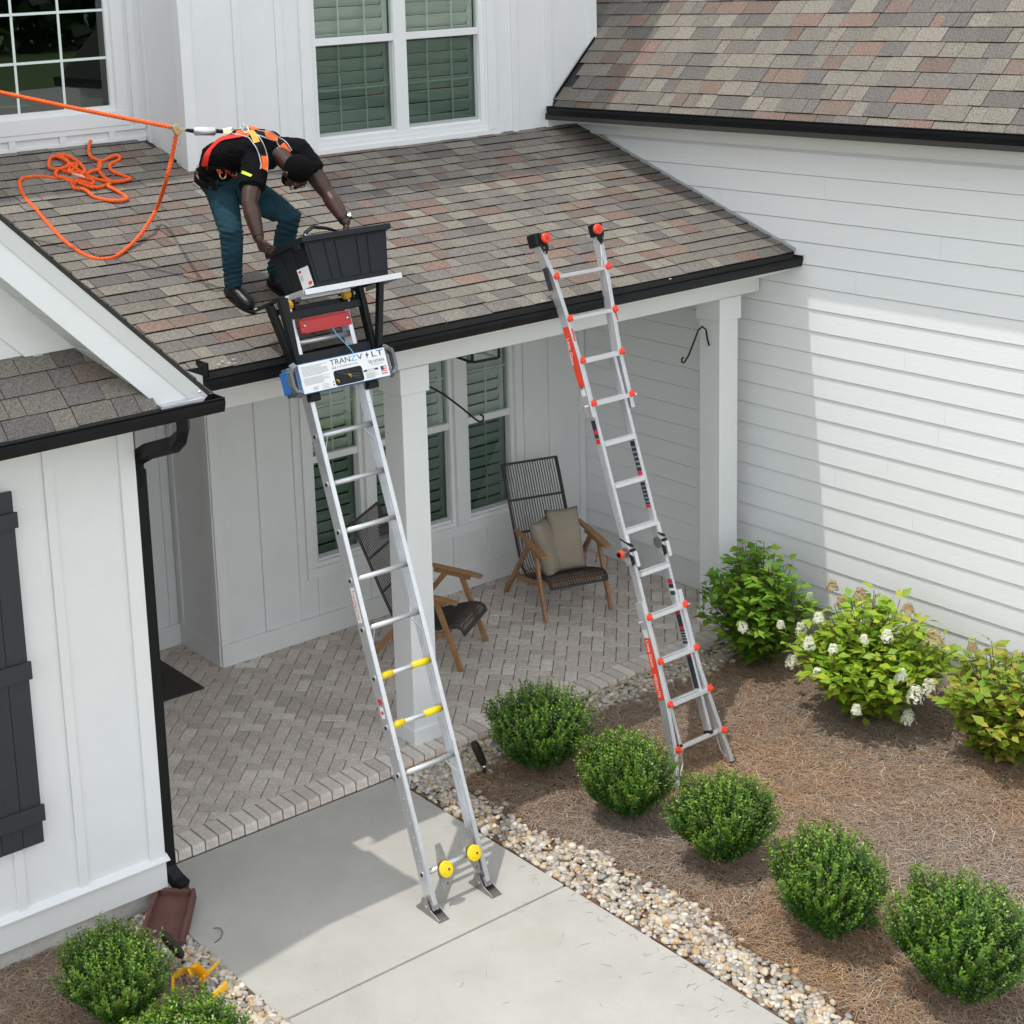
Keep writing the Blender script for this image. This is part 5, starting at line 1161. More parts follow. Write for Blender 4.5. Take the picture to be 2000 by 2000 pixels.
def pillow(M, w_, h_, t_, label):
    n = 14; V_=[]; idx={}; b = MB()
    for s in (1,-1):
        for i in range(n+1):
            for j in range(n+1):
                u = -1+2*i/n; v = -1+2*j/n; e = (1-u**4)*(1-v**4); pin = 1-.07*(abs(u)*abs(v))**1.0
                cr = 1-.05*(1-u*u) if abs(v) > .99 else 1
                x = u*w_/2*(1-.06*(1-abs(v))*0-.05*(1-v*v)*abs(u)**3*-0.0)*(1-.05*(1-v*v)*(abs(u)>.9)); z = v*h_/2*(1-.05*(1-u*u)*(abs(v)>.9))
                y = s*t_/2*max(0,e)**.42*(1+.07*mnoise.noise(V3((u*2.2,v*2.2,s*3.1+w_*9))))
                b.v.append((x,y,z))
    m_ = (n+1)*(n+1)
    for s in (0,1):
        for i in range(n):
            for j in range(n):
                q = (s*m_+i*(n+1)+j, s*m_+(i+1)*(n+1)+j, s*m_+(i+1)*(n+1)+j+1, s*m_+i*(n+1)+j+1); b.f.append(q if s else q[::-1]); b.c.append(None); b.m.append(0)
    me = b.mesh('pillow'); bm = bmesh.new(); bm.from_mesh(me); bmesh.ops.remove_doubles(bm, verts=bm.verts, dist=1e-5); bmesh.ops.recalc_face_normals(bm, faces=bm.faces); bm.to_mesh(me); bm.free(); smooth(me)
    o = obj('pillow', me, M_['pillow'], M=M); return tag(o, label, 'pillow', 'tan pillows on the right lounge chair')
pillow(MC2@T(.075,.375,.565)@Rz(-.25)@Rx(-.34)@Ry(-.06), .30, .56, .17, 'tan pillow standing upright at the right on the lounge chair, facing forward')
pillow(MC2@T(-.115,.36,.525)@Rz(.75)@Rx(-.36)@Ry(.10), .30, .50, .15, 'tan pillow turned sideways at the left on the lounge chair')

# ------------------------------------------------------------------ small things
tag(obj('doormat', MB().prism([(-1.66,2.03,ZP+.001),(-.665,2.018,ZP+.001),(-.67,2.823,ZP+.001),(-1.66,2.83,ZP+.001)],(0,0,.012)), M_['mat'], bevel=.003), 'dark brown doormat lying on the herringbone bricks by the entry', 'doormat')
# splash block
Ms = T(-2.445,-.59,.02)@Rz(math.radians(-42))@Rx(.10); w0,w1 = .125,.14
sp = thing('splash_block', 'reddish brown splash block under the black downspout', 'splash block', Ms)
sl0,sl1 = .20,-.26
b = MB().prism([(-w0,sl0,.055),(w0,sl0,.055),(w1,sl1,.02),(-w1,sl1,.02)],(0,0,-.035)); obj('base', b, M_['splash'], sp)
for s in (-1,1):
    b = MB().prism([(s*w0,sl0,.04),(s*(w0-.025),sl0,.04),(s*(w1-.025),sl1,.02),(s*w1,sl1,.02)],(0,0,.055)); obj('side_lip', b, M_['splash'], sp, bevel=.008)
obj('back_lip', MB().box((-w0+.026,sl0-.03,.04),(w0-.026,sl0,.095)), M_['splash'], sp, bevel=.008)
# landscape lamps
def lamp(M, label, tilt):
    t = thing('garden_spotlight', label, 'garden light', M, 'bronze garden spotlights')
    d = V3((-math.sin(tilt)*.9,math.sin(tilt)*.3,math.cos(tilt))).normalized()
    obj('stake', MB().cyl((0,0,-.03),(0,0,.05),.012,8), M_['bronze'], t); obj('knuckle', MB().sphere((0,0,.06),.018,10,6), M_['chrome'], t)
    a = V3((0,0,.065)); b = MB(); b.tube([a,a+d*.02,a+d*.06,a+d*.15,a+d*.19],[.014,.026,.031,.032,.027],16); o = obj('housing', b, M_['bronze'], t, bevel=.002)
    b = MB(); b.tube([a+d*.185,a+d*.20],[.029,.024],16,True); obj('shroud', b, M_['bronze'], t); return t
lamp(T(.20,-.40,.01), 'bronze garden spotlight among the pebbles beside the porch step', .38)
lamp(T(-2.60,-1.02,.0), 'bronze garden spotlight leaning beside the splash block', .55)
# hooks on the posts
hk = 'black plant hooks on the porch posts'
h1_ = tag(obj('plant_hook', MB().tube([(3.222,.25,2.50),(3.20,.25,2.56),(3.18,.245,2.64),(3.13,.24,2.675),(3.08,.235,2.655),(3.03,.23,2.58),(2.95,.22,2.47),(2.90,.22,2.42),(2.875,.22,2.425),(2.87,.22,2.45),(2.89,.22,2.465)],.0075,8), M_['black'], sm=True), 'black curved plant hook on the right porch post', 'plant hook', hk)
h2_ = tag(obj('plant_hook', MB().tube([(.238,.20,2.72),(.29,.17,2.715),(.36,.12,2.66),(.46,.06,2.56),(.55,-.0,2.46),(.575,-.01,2.44),(.60,-.02,2.45),(.60,-.02,2.48),(.58,-.01,2.495)],.0075,8), M_['black'], sm=True), 'black curved plant hook on the left porch post', 'plant hook', hk)
# lantern
Mt = T(1.565,1.2,2.535)@Rz(-.12)
ln = thing('porch_lantern', 'black framed glass lantern hanging behind the porch beam', 'lantern', Mt)
b = MB(); a = .125; tt = .009
for x in (-a,a):
    for y in (-a,a): b.box((x-tt,y-tt,0),(x+tt,y+tt,.42))
for z in (0,.42):
    for s in (-a,a): b.box((-a+tt,s-tt,z-tt),(a-tt,s+tt,z+tt)); b.box((s-tt,-a+tt,z-tt),(s+tt,a-tt,z+tt))
obj('frame', b, M_['black'], ln)
for s in (-a,a): obj('pane', MB().box((-a+tt,s-.002,tt),(a-tt,s+.002,.42-tt)), M_['glass'], ln); obj('pane', MB().box((s-.002,-a+tt,tt),(s+.002,a-tt,.42-tt)), M_['glass'], ln)
obj('candle_tube', MB().cyl((0,0,.06),(0,0,.2),.02,10), M_['label'], ln); obj('hanger', MB().cyl((0,0,.43),(0,0,.56),.006,8), M_['black'], ln)
# yellow strap by the bottom shrub
b = MB(); pz = [(-2.78,-1.22,.03),(-2.74,-1.16,.07),(-2.68,-1.16,.085),(-2.62,-1.20,.08),(-2.60,-1.26,.04),(-2.64,-1.30,.03)]
b.tube([V3(p)+V3((.0,.0,.0)) for p in pz],.030,6,flat=.15,side=(0,.3,1)); b.tube([(-2.66,-1.20,.075),(-2.60,-1.18,.085),(-2.575,-1.25,.05)],.030,6,flat=.15,side=(0,.3,1)); b.tube([(-2.62,-1.26,.05),(-2.54,-1.22,.05),(-2.45,-1.17,.045)],.012,6,flat=.2,side=(0,.3,1)); b.tube([(-2.66,-1.45,.06),(-2.60,-1.44,.07),(-2.53,-1.40,.06)],.02,6,flat=.2,side=(0,.3,1))
tag(obj('ratchet_strap', b, M_['tape']), 'crumpled yellow strap lying on the pebbles behind the bottom shrub', 'strap')
tag(obj('fallen_twig', MB().tube([(-2.335,-.93,.004),(-2.29,-.92,.006),(-2.25,-.88,.01),(-2.24,-.83,.012),(-2.265,-.80,.006)],.0028,5), M_['twig']), 'thin curled twig lying on the concrete walk near the splash block', 'twig')
tag(obj('fallen_twig', MB().tube([(.42,-2.86,.03),(.50,-2.82,.035),(.60,-2.80,.03)],.006,5), M_['twig']), 'short dark twig lying on the pine straw', 'twig')

# ------------------------------------------------------------------ the roofer
from mathutils.bvhtree import BVHTree
def ray(px, py): return (fw+r2*((px-PPX)/FPX)-u2*((py-PPY)/FPX)).normalized()
def on_plane(px, py, n, p):
    d = ray(px,py); n = V3(n); return CP+d*((V3(p)-CP).dot(n)/d.dot(n))
def at_y(px, py, y): return on_plane(px,py,(0,1,0),(0,y,0))
def on_roof(px, py, lift=0):
    p = on_plane(px,py,(0,-.35759,1),(0,-.283,3.232+lift)); return p
def catmull(P_, step=.012):
    P_ = [V3(p) for p in P_]; out = []
    for i in range(len(P_)-1):
        a = P_[max(i-1,0)]; b = P_[i]; c = P_[i+1]; d = P_[min(i+2,len(P_)-1)]; n = max(2,int((c-b).length/step))
        for k in range(n):
            t = k/n; out.append(.5*((2*b)+(c-a)*t+(2*a-5*b+4*c-d)*t*t+(3*b-a-3*c+d)*t**3))
    return out+[P_[-1]]
def limb(b, pts, rad, side=None, flat=1, n=16):
    b.tube(pts, list(rad), n, True, flat=flat, side=side)
    for e in (0,-1): b.sphere(pts[e], rad[e]*min(1,flat if flat<1 else 1)*.98, 12, 8)
def fuse(name, b, vox, mt, parent, it=6, disp=None, label=None):
    me = b.mesh(name); fixn(me); o = bpy.data.objects.new(name, me); C.objects.link(o)
    r = o.modifiers.new('r','REMESH'); r.mode = 'VOXEL'; r.voxel_size = vox
    s_ = o.modifiers.new('s','SMOOTH'); s_.iterations = it; s_.factor = .5
    dg = bpy.context.evaluated_depsgraph_get(); nm = bpy.data.meshes.new_from_object(o.evaluated_get(dg))
    bpy.data.objects.remove(o); nm.name = name
    if disp:
        for v in nm.vertices: pass
        nr = [V3(v.normal) for v in nm.vertices]
        for v, nn in zip(nm.vertices, nr): v.co = v.co+nn*disp(v.co)
    return obj(name, nm, mt, parent, sm=True, label=label)
man = thing('person', 'man in black t-shirt, jeans and orange harness bending over the black tote on the roof', 'person')
Sd = V3((.985,-.10,.13)).normalized()
waist = V3((-1.035,.66,4.335)); lumb = V3((-1.05,.585,4.45)); chest = V3((-.965,.37,4.505)); upper = V3((-.89,.235,4.495)); neckb = V3((-.866,.165,4.48))
rsho = V3((-1.035,.205,4.425)); relb = V3((-1.168,.085,4.199)); rwri = V3((-1.178,-.02,3.985))
lsho = V3((-.715,.175,4.475)); lelb = V3((-.611,.021,4.204)); lwri = V3((-.60,-.15,4.035))
rhip = V3((-1.01,.69,4.225)); rkne = V3((-1.106,.432,3.968)); rank = V3((-1.088,.478,3.598))
lhip = V3((-.885,.645,4.23)); lkne = V3((-.735,.295,4.035)); lank = V3((-.735,.50,3.64))
H = V3((-.832,.045,4.365)); hc = V3((.12,-.985,-.06)).normalized(); hf = V3((.05,.10,-.99)); hf = (hf-hc*hf.dot(hc)).normalized(); hs = hc.cross(hf)
HM = Matrix((hs,hc,hf)).transposed().to_4x4()         # local x side, y crown, z face
b = MB()
b.tube([waist,lumb,chest,upper,neckb],[.11,.115,.14,.12,.06],16,side=Sd,flat=.62)
limb(b,[neckb+V3((0,.02,0)),H+V3((-.012,.055,.045))],[.062,.058])
for sh_,el,wr in ((rsho,relb,rwri),(lsho,lelb,lwri)):
    limb(b,[upper.lerp(sh_,.5),sh_,sh_.lerp(el,.35),sh_.lerp(el,.75),el,el.lerp(wr,.3),el.lerp(wr,.65),wr],[.066,.072,.066,.059,.049,.055,.046,.033])
for hp_,kn_,an in ((rhip,rkne,rank),(lhip,lkne,lank)): limb(b,[hp_,hp_.lerp(kn_,.5),kn_,kn_.lerp(an,.35),an],[.075,.066,.048,.045,.032])
b.tube([rhip,lhip],[.075,.075],12)
def hm(x,y,z): return H+HM.to_3x3()@V3((x,y,z))
b.sphere(hm(0,.012,-.012),(.076,.103,.092),18,14,HM); b.sphere(hm(0,-.045,.045),(.058,.062,.058),14,10,HM); b.sphere(hm(0,-.085,.062),(.032,.028,.03),10,8,HM)
b.sphere(hm(0,.035,.070),(.060,.026,.024),12,8,HM); b.tube([hm(0,.016,.085),hm(0,-.012,.100),hm(0,-.022,.106)],[.010,.013,.016],8); b.sphere(hm(0,-.020,.097),(.020,.010,.010),8,6,HM)
b.sphere(hm(0,-.048,.094),(.026,.008,.011),10,6,HM); b.sphere(hm(0,-.062,.093),(.023,.008,.011),10,6,HM)
for s in (-1,1):
    b.sphere(hm(s*.034,-.008,.072),(.020,.018,.016),8,6,HM)
    b.sphere(hm(s*.079,-.012,.0),(.010,.030,.019),10,8,HM@Ry(s*.3)); b.sphere(hm(s*.084,.002,-.008),(.007,.020,.012),8,6,HM); b.sphere(hm(s*.079,-.038,.004),(.008,.010,.008),8,6,HM)
def hand(wr, e1, e2, e3, curl, thumb=1):
    e1=V3(e1).normalized(); e2=V3(e2); e2=(e2-e1*e2.dot(e1)).normalized(); e3=V3(e3); e3=(e3-e1*e3.dot(e1)-e2*e3.dot(e2)).normalized()
    K = lambda a,c,d: wr+e1*a+e2*c+e3*d
    b.tube([K(-.01,0,0),K(.03,0,.0),K(.062,0,.002),K(.085,0,.0)],[.033,.041,.046,.043],14,side=e2,flat=.42)
    for i,(off,ln) in enumerate(((-.030,.92),(-.010,1.0),(.010,.95),(.030,.78))):
        p = K(.082-.004*abs(i-1.2),off,.002); a = curl[0]; pts=[p]; 
        for L_,da in ((.040,curl[0]),(.026,curl[1]),(.022,curl[2])):
            a = da if len(pts)==1 else a+da; p = p+(e1*math.cos(a)+e3*math.sin(a)+e2*off*.25)*L_*ln; pts.append(p)
        b.tube(pts,[.0112,.0108,.0098,.0082],8); b.sphere(pts[-1],.0081,8,6); b.sphere(pts[1],.0115,8,6); b.sphere(pts[0],.0122,8,6)
    t0 = K(.022,-.032*thumb,.006); t1 = t0+e1*.034-e2*.020*thumb+e3*.016; t2 = t1+e1*.026+e3*.020-e2*.002*thumb; t3 = t2+e1*.014+e3*.016+e2*.006*thumb
    b.tube([t0,t1,t2,t3],[.014,.0115,.0098,.0078],8); b.sphere(t3,.0077,8,6)
hand(rwri,(.30,-.10,-.95),(0,.94,-.34),(1,.1,.1),(.75,1.05,.7),1)
hand(lwri,(.10,.10,-1),(.35,.9,-.1),(-1,0,0),(.35,.5,.4),1)
fuse('body', b, .0052, M_['skin'], man, 4)
# t-shirt
wr_ = lambda c: .0045*mnoise.noise(V3((c.x*16,c.y*16,c.z*30)))+.003*mnoise.noise(V3((c.x*38,c.y*38,c.z*44)))
b = MB()
b.tube([waist+V3((0,.01,-.012)),lumb,lumb.lerp(chest,.5),chest,upper,neckb+V3((0,.03,0))],[.150,.160,.184,.202,.182,.088],20,side=Sd,flat=.70)
b.sphere(chest.lerp(upper,.3)+V3((0,.03,.0)),(.175,.16,.130),16,10)
for sh_,el,k in ((rsho,relb,.60),(lsho,lelb,.50)): limb(b,[upper.lerp(sh_,.35)+V3((0,.02,0)),sh_,sh_.lerp(el,.3),sh_.lerp(el,k*.8)],[.094,.094,.088,.083]); b.tube([sh_.lerp(el,.2),sh_.lerp(el,k)],[.085,.088],16)
tee = fuse('t_shirt', b, .0065, M_['tee'], man, 4, wr_)
# jeans
b = MB(); jd = lambda c: .004*mnoise.noise(V3((c.x*18,c.y*18,c.z*52)))+(.0045*math.sin(c.z*190+c.y*60)*max(0,1-abs(c.z-3.70)/.12))+(.004*math.sin(c.z*150+c.x*70)*max(0,1-abs(c.z-3.97)/.09))
b.sphere(V3((-.97,.705,4.275)),(.165,.135,.125),18,12); b.tube([rhip.lerp(lhip,.5)+V3((-.01,.01,-.01)),waist+V3((0,.01,-.02)),waist+V3((0,-.01,.03))],[.150,.150,.150],18,side=Sd,flat=.72)
limb(b,[rhip,rhip.lerp(rkne,.35),rhip.lerp(rkne,.75),rkne,rkne.lerp(rank,.3),rkne.lerp(rank,.7),rank+V3((0,0,.03))],[.108,.100,.086,.078,.074,.064,.063])
limb(b,[lhip,lhip.lerp(lkne,.35),lhip.lerp(lkne,.75),lkne,lkne.lerp(lank,.3),lkne.lerp(lank,.7),lank+V3((0,0,.03))],[.108,.103,.090,.082,.074,.064,.063])
jeans = fuse('jeans', b, .0065, M_['jeans'], man, 3, jd)
# boots
def boot(an, toe):
    b = MB(); a = V3(an); t = V3(toe); g = lambda p,h: V3((p.x,p.y,roofz(p.y)+h)); d = (t-a); d.z = 0; d.normalize()
    heel = a-d*.045
    b.tube([a+V3((0,0,.055)),a,g(a,.075)],[.053,.052,.050],14); b.sphere(g(heel,.045),(.042,.045,.042),12,8)
    limb(b,[g(heel,.05),g(a+d*.05,.075),g(a+d*.10,.058),g(a+d*.150,.050)],[.043,.048,.050,.047],side=(1,0,0),flat=1)
    o = fuse('boot', b, .006, M_['boot'], man, 4)
    s = MB(); cr = d.cross(V3((0,0,1))); pl = []
    for k in range(22):
        an_ = 2*math.pi*k/22; u = math.cos(an_); w_ = math.sin(an_); p = a+d*(.055+u*.150)+cr*w_*(.044+.006*u); pl.append(g(p,.009))
    n = V3((0,-.3367,.9416)); s.prism(pl, n*.022); obj('sole', s, M_['rubber'], o, bevel=.003)
    lc = MB()
    for k in range(4): q = g(a+d*(.050+.020*k),.126-.010*k); lc.tube([q-cr*.026-V3((0,0,.006)),q+V3((0,0,.004)),q+cr*.026+d*.012-V3((0,0,.006))],.0035,5)
    obj('laces', lc, M_['rubber'], o)
boot(rank, rank+V3((.02,-.2,0))); boot(lank, lank+V3((.03,-.2,0)))
# hair, beard, glasses
b = MB(); b.sphere(hm(0,.026,-.024),(.084,.106,.094),20,16,HM)
fuse('hair', b, .006, M_['hair'], man, 2, lambda c: .0022*mnoise.noise(c*95)+.001*mnoise.noise(c*220))
b = MB(); b.sphere(hm(0,-.070,.050),(.060,.043,.050),14,10,HM); b.sphere(hm(0,-.045,.028),(.072,.034,.045),14,10,HM); b.sphere(hm(0,-.033,.096),(.024,.007,.010),8,6,HM)
fuse('beard', b, .005, M_['hair'], man, 2, lambda c: .002*mnoise.noise(c*120))
b = MB()
for s in (-1,1):
    b.tube([hm(s*.034+.026*math.cos(a),.006+.020*math.sin(a),.101) for a in np.linspace(0,2*math.pi,15)],.0024,5,False); b.tube([hm(s*.060,.010,.098),hm(s*.080,.008,.05),hm(s*.084,.004,-.01)],.0024,5)
b.tube([hm(-.010,.008,.104),hm(.010,.008,.104)],.0024,5); obj('glasses', b, M_['black'], man, fix=False)
b = MB()
for s in (-1,1): b.sphere(hm(s*.032,.002,.086),(.012,.009,.006),8,6,HM)
obj('eyes', b, M_['label'], man)
# straps: flat webbing laid on the shirt / jeans surface
dg = bpy.context.evaluated_depsgraph_get()
def bvh(*obs):
    vs=[];fs=[]
    for o in obs: k=len(vs); vs+=[v.co.copy() for v in o.data.vertices]; fs+=[tuple(i+k for i in p.vertices) for p in o.data.polygons]
    return BVHTree.FromPolygons(vs,fs)
BV = bvh(tee,jeans)
def web(name, pxs, w_, mt, lift=.003, th=.004, parent=man, pip=None):
    pts=[];nrm=[]
    P_ = catmull([(p[0],p[1],0) for p in pxs], 3)
    for p in P_:
        loc,n,i,dd = BV.ray_cast(CP, ray(p[0],p[1]))
        if loc is None: 
            loc,n,i,dd = BV.find_nearest(at_y(p[0],p[1],chest.y))
        pts.append(loc); nrm.append(n)
    for _ in range(3):
        pts = [pts[0]]+[(pts[i-1]+pts[i]*2+pts[i+1])/4 for i in range(1,len(pts)-1)]+[pts[-1]]; nrm = [nrm[0]]+[(nrm[i-1]+nrm[i]+nrm[i+1]).normalized() for i in range(1,len(nrm)-1)]+[nrm[-1]]
    def strip(off,wd,lf,t,nm,m):
        b = MB(); vs=[]
        for i,(p,n) in enumerate(zip(pts,nrm)):
            d = (pts[min(i+1,len(pts)-1)]-pts[max(i-1,0)]).normalized(); s = d.cross(n).normalized(); c = p+n*lf+s*off
            vs += [c-s*wd/2,c+s*wd/2,c+s*wd/2+n*t,c-s*wd/2+n*t]
        N=len(pts); fs=[(0,3,2,1),((N-1)*4,(N-1)*4+1,(N-1)*4+2,(N-1)*4+3)]+[(i*4+k,i*4+(k+1)%4,(i+1)*4+(k+1)%4,(i+1)*4+k) for i in range(N-1) for k in range(4)]
        return obj(nm, b.add(vs,fs), m, parent)
    o = strip(0,w_,lift,th,name,mt)
    if pip: strip(w_/2,.005,lift,th+.002,'piping',pip); strip(-w_/2,.005,lift,th+.002,'piping',pip)
    return pts[len(pts)//2]
G_ = M_['harness_g']
web('harness_strap',[(476,262),(452,268),(430,274),(412,292),(403,310),(400,326)],.05,M_['harness_r'],pip=None)
web('harness_strap',[(455,258),(480,262),(497,270),(506,284),(512,300),(515,318),(514,334)],.055,M_['harness_k'],.004,pip=G_)
web('harness_strap',[(470,258),(490,256),(508,262),(528,266),(545,276),(556,288),(563,298)],.055,M_['harness_k'],.004,pip=G_)
web('harness_panel',[(487,258),(497,266),(502,280)],.04,M_['harness_y'],.009)
web('harness_panel',[(514,306),(516,318),(514,332)],.045,M_['harness_o'],.009)
web('harness_panel',[(517,263),(530,268),(540,275)],.045,M_['harness_o'],.009)
web('harness_panel',[(550,284),(558,293),(563,299)],.045,M_['harness_o'],.009)
web('harness_panel',[(486,251),(494,252),(500,256)],.05,M_['harness_o'],.009)
web('harness_panel',[(462,262),(474,262),(488,264)],.045,M_['harness_o'],.007)
web('harness_strap',[(402,328),(420,326),(440,328),(456,334),(462,342)],.038,M_['harness_k'],.006)
web('harness_panel',[(428,328),(431,335)],.03,M_['harness_o'],.012); web('harness_panel',[(445,330),(452,338),(458,344)],.03,M_['harness_r'],.012)
web('sleeve_logo',[(473,336),(482,340),(491,344)],.020,M_['lime'],.0035,.001)
web('harness_strap',[(404,345),(415,352),(420,372)],.03,M_['harness_k'],.004)
# belt
ax = (lumb-waist).normalized(); e1 = (Sd-ax*Sd.dot(ax)).normalized(); e2 = ax.cross(e1); b = MB(); vs=[]; n=36; cb = waist-ax*.020+V3((.0,.012,0))
for k in range(n):
    a = 2*math.pi*k/n; r_ = e1*math.cos(a)*.158+e2*math.sin(a)*.116
    for o_,q in ((0,-.022),(.008,-.022),(.008,.022),(0,.022)): vs.append(cb+r_*(1+o_/.15)+ax*q)
obj('tool_belt', b.add(vs,[(k*4+j,((k+1)%n)*4+j,((k+1)%n)*4+(j+1)%4,k*4+(j+1)%4) for k in range(n) for j in range(4)]), M_['harness_k'], man)
def torus(c, R_, r_, nrm, n=20, sc=1.0, up_=(0,0,1)):
    nrm=V3(nrm).normalized(); a=(V3(up_)-nrm*V3(up_).dot(nrm)).normalized(); c2_=nrm.cross(a)
    return MB().tube([c+a*math.cos(t)*R_*sc+c2_*math.sin(t)*R_ for t in np.linspace(0,2*math.pi,n)],r_,6,False)
obj('d_ring', torus(at_y(391,330,.70),.030,.0045,-fw), M_['chrome'], man, fix=False)
obj('d_ring_tab', MB().bar(at_y(398,329,.69),at_y(412,329,.64),.03,.01,(0,0,1)), M_['harness_k'], man)
cbp,_,_,_ = BV.ray_cast(CP, ray(436,340)); cbp = cbp-fw*.035
obj('carabiner', torus(cbp,.022,.0045,-fw,16,1.5), M_['gold'], man, fix=False); obj('buckle', torus(cbp+V3((.06,-.05,.0)),.014,.004,-fw,12), M_['gold'], man, fix=False)
# wrist things
def bracelet(c, d, R_, w_, mt, nm):
    b=MB(); d=V3(d).normalized(); b.tube([c-d*w_/2,c+d*w_/2],R_,18,False); b.tube([c-d*w_/2,c+d*w_/2],R_-.003,18,False); return obj(nm,b,mt,man,fix=False)
bracelet(relb.lerp(rwri,.92),rwri-relb,.0375,.009,M_['black'],'wristband'); bracelet(lelb.lerp(lwri,.92),lwri-lelb,.0385,.022,M_['black'],'watch_strap')
wd = (lwri-lelb).normalized(); wc = lelb.lerp(lwri,.90)+V3((.030,-.012,.014)); obj('watch', MB().cyl(wc,wc+V3((.014,-.006,.008)),.018,14), M_['chrome'], man)
# lanyard from the back ring to the rope grab
dr_,_,_,_ = BV.ray_cast(CP, ray(478,262)); Dp = dr_+V3((0,.0,.035)); obj('d_ring', torus(Dp,.032,.005,(.2,-.7,.6),20), M_['chrome'], man, fix=False)
ly = thing('shock_lanyard', 'short lanyard with silver energy absorber and gold rope grab behind the man', 'lanyard')
Y = .62; g0 = at_y(346,251,Y+.03)
pz = [at_y(362,254,Y+.02),at_y(378,256,Y),at_y(422,256,Y-.07),at_y(436,257,Y-.10),at_y(452,256,Y-.13),at_y(470,258,Y-.16)]
obj('absorber', MB().tube([pz[1],pz[1].lerp(pz[2],.06),pz[1].lerp(pz[2],.94),pz[2]],[.018,.029,.029,.018],14), M_['alu_b'], ly, sm=True)
obj('webbing', MB().tube([pz[0],pz[1]],[.010,.014],8).tube([pz[2],pz[3]],[.014,.012],8), M_['rubber'], ly)
obj('snap_hook', MB().bar(pz[3],pz[4],.034,.012,u2).tube([pz[4]+u2*.014,pz[4].lerp(pz[5],.6)+u2*.016,pz[5],pz[4].lerp(pz[5],.6)-u2*.012,pz[4]-u2*.012],.005,6), M_['gold'], ly, fix=False)
obj('hook_gate', MB().bar(pz[3]+u2*.012,pz[4]+u2*.02,.012,.016,u2), M_['chrome'], ly)
dR0 = (at_y(0,180,1.55)-g0).normalized()
gb = MB(); gb.prism([at_y(x,y,Y+.0) for x,y in ((336,247),(347,241),(352,250),(359,253),(350,265),(345,263))],(0,.030,0)); obj('rope_grab', gb, M_['gold'], ly, bevel=.003)
obj('grab_pin', MB().cyl(at_y(350,247,Y-.006),at_y(350,247,Y+.04),.009,10), M_['steel'], ly); obj('grab_link', MB().tube([at_y(355,254,Y+.01),at_y(363,252,Y+.01),pz[0]],.005,6), M_['gold'], ly)
# ------------------------------------------------------------------ orange rope
def rope_mesh(pts, r=.0078, pitch=.085):
    pts = catmull(pts,.011); b = MB(); L_=0; fr_=[]; prev=None
    for i,p in enumerate(pts):
        d=(pts[min(i+1,len(pts)-1)]-pts[max(i-1,0)]).normalized()
        a = prev if prev is not None else V3((.1,.2,1)); a=(a-d*a.dot(d)).normalized(); prev=a; c=d.cross(a); fr_.append((p,a,c,L_)); 
        if i+1<len(pts): L_+=(pts[i+1]-p).length
    for s in range(3):
        b.tube([p+a*math.cos(2*math.pi*(l/pitch+s/3))*.0075+c*math.sin(2*math.pi*(l/pitch+s/3))*.0075 for p,a,c,l in fr_], r, 7)
    return b
hang = [at_y(345,258,Y+.02),at_y(336,305,Y+.08),at_y(322,360,Y+.18)]
def blend(px,py,h): return on_roof(px,py,h)
hang += [blend(308,402,.16),blend(290,436,.09),blend(268,466,.045),blend(245,488,.02),blend(222,503,.014),blend(200,506,.014),blend(178,503,.014),blend(152,490,.014),blend(128,472,.014),blend(108,452,.014),blend(88,430,.014),blend(70,408,.014),blend(52,390,.014),blend(40,368,.014),blend(40,352,.014),blend(55,346,.014),blend(85,345,.014)]
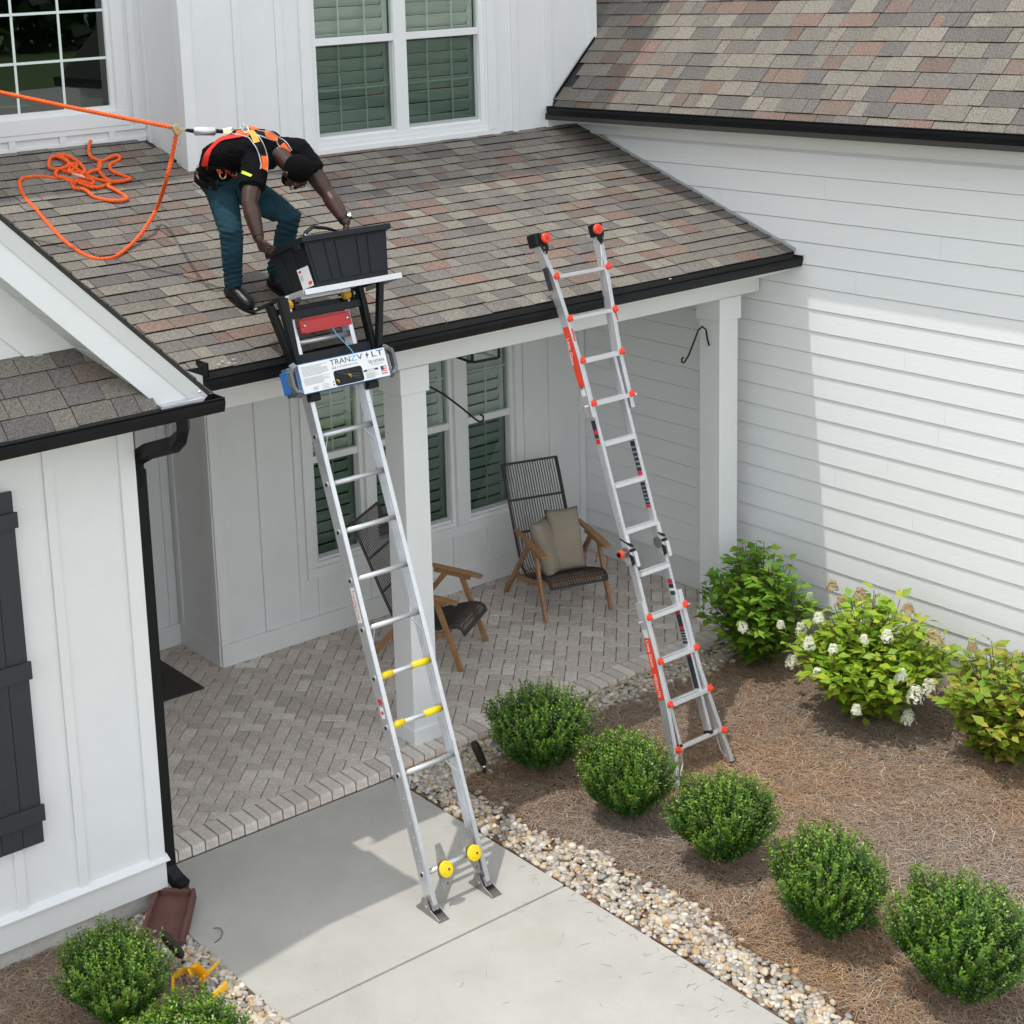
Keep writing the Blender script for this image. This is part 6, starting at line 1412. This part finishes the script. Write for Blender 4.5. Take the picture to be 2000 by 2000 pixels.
cr1 = [(420,1345),(500,1360),(540,1375),(560,1420),(640,1430),(700,1480),(770,1505),(870,1515),(955,1505),(940,1478),(880,1440),(815,1402),(838,1382),(760,1412),(690,1412),(600,1382),(530,1355),(440,1335),(418,1305),(450,1285),(520,1295),(575,1262),(570,1238),(540,1245),(520,1300),(600,1305),(720,1350),(860,1372),(982,1352),(935,1328),(850,1292),(830,1245),(900,1205),(895,1178),(850,1180),(780,1212),(752,1222),(745,1275),(778,1330),(835,1368)]
hts = lambda i: .014+.020*(.5+.5*math.sin(i*1.9))*(1 if i>2 else 0)
hang += [on_roof(x/3.864,y/3.864,hts(i)) for i,(x,y) in enumerate(cr1)]
cr2 = [(684,1062),(672,1110),(670,1155),(700,1192),(755,1222),(750,1275),(690,1290),(640,1312),(560,1262),(500,1212),(430,1182),(382,1195),(372,1262),(440,1275),(515,1248),(500,1205),(432,1168),(520,1180),(600,1232),(640,1292),(610,1330),(700,1362),(690,1388),(600,1362),(560,1385)]
air = [at_y(-260,122,2.2),at_y(0,180,1.55),at_y(120,206,1.25),at_y(240,230,.95),at_y(338,249,Y+.03),at_y(345,256,Y+.02)]
ro = thing('safety_rope', 'twisted orange safety rope, tight to the rope grab and tangled on the shingles', 'rope')
obj('taut_line', rope_mesh(air), M_['rope'], ro, sm=True, fix=False); obj('slack_line', rope_mesh(hang), M_['rope'], ro, sm=True, fix=False)
obj('coil', rope_mesh([on_roof(x/3.864,y/3.864,.024+.022*(.5+.5*math.cos(i*2.3))) for i,(x,y) in enumerate(cr2)]), M_['rope'], ro, sm=True, fix=False)
a_,c_ = on_roof(545/3.864,1312/3.864,.062),on_roof(640/3.864,1338/3.864,.06); obj('rope_sleeve', MB().tube([a_,a_.lerp(c_,.5),c_],[.010,.014,.010],8), mat('rope_sleeve_film',(.85,.45,.35),.2), ro, sm=True)
# white paint chips near the porch gutter
b = MB()
for x,y in ((-1.62,-.18),(-1.58,-.16),(-1.55,-.19),(-1.50,-.16),(-1.52,-.20),(1.02,-.20),(2.25,-.25)): b.box((x-.012,y-.004,roofz(y)+.013),(x+.012,y+.003,roofz(y)+.016),T(0,0,0))
stuff(tag(obj('paint_chips', b, M_['label']), 'tiny white chips scattered along the lowest shingles by the gutter', 'chips'))
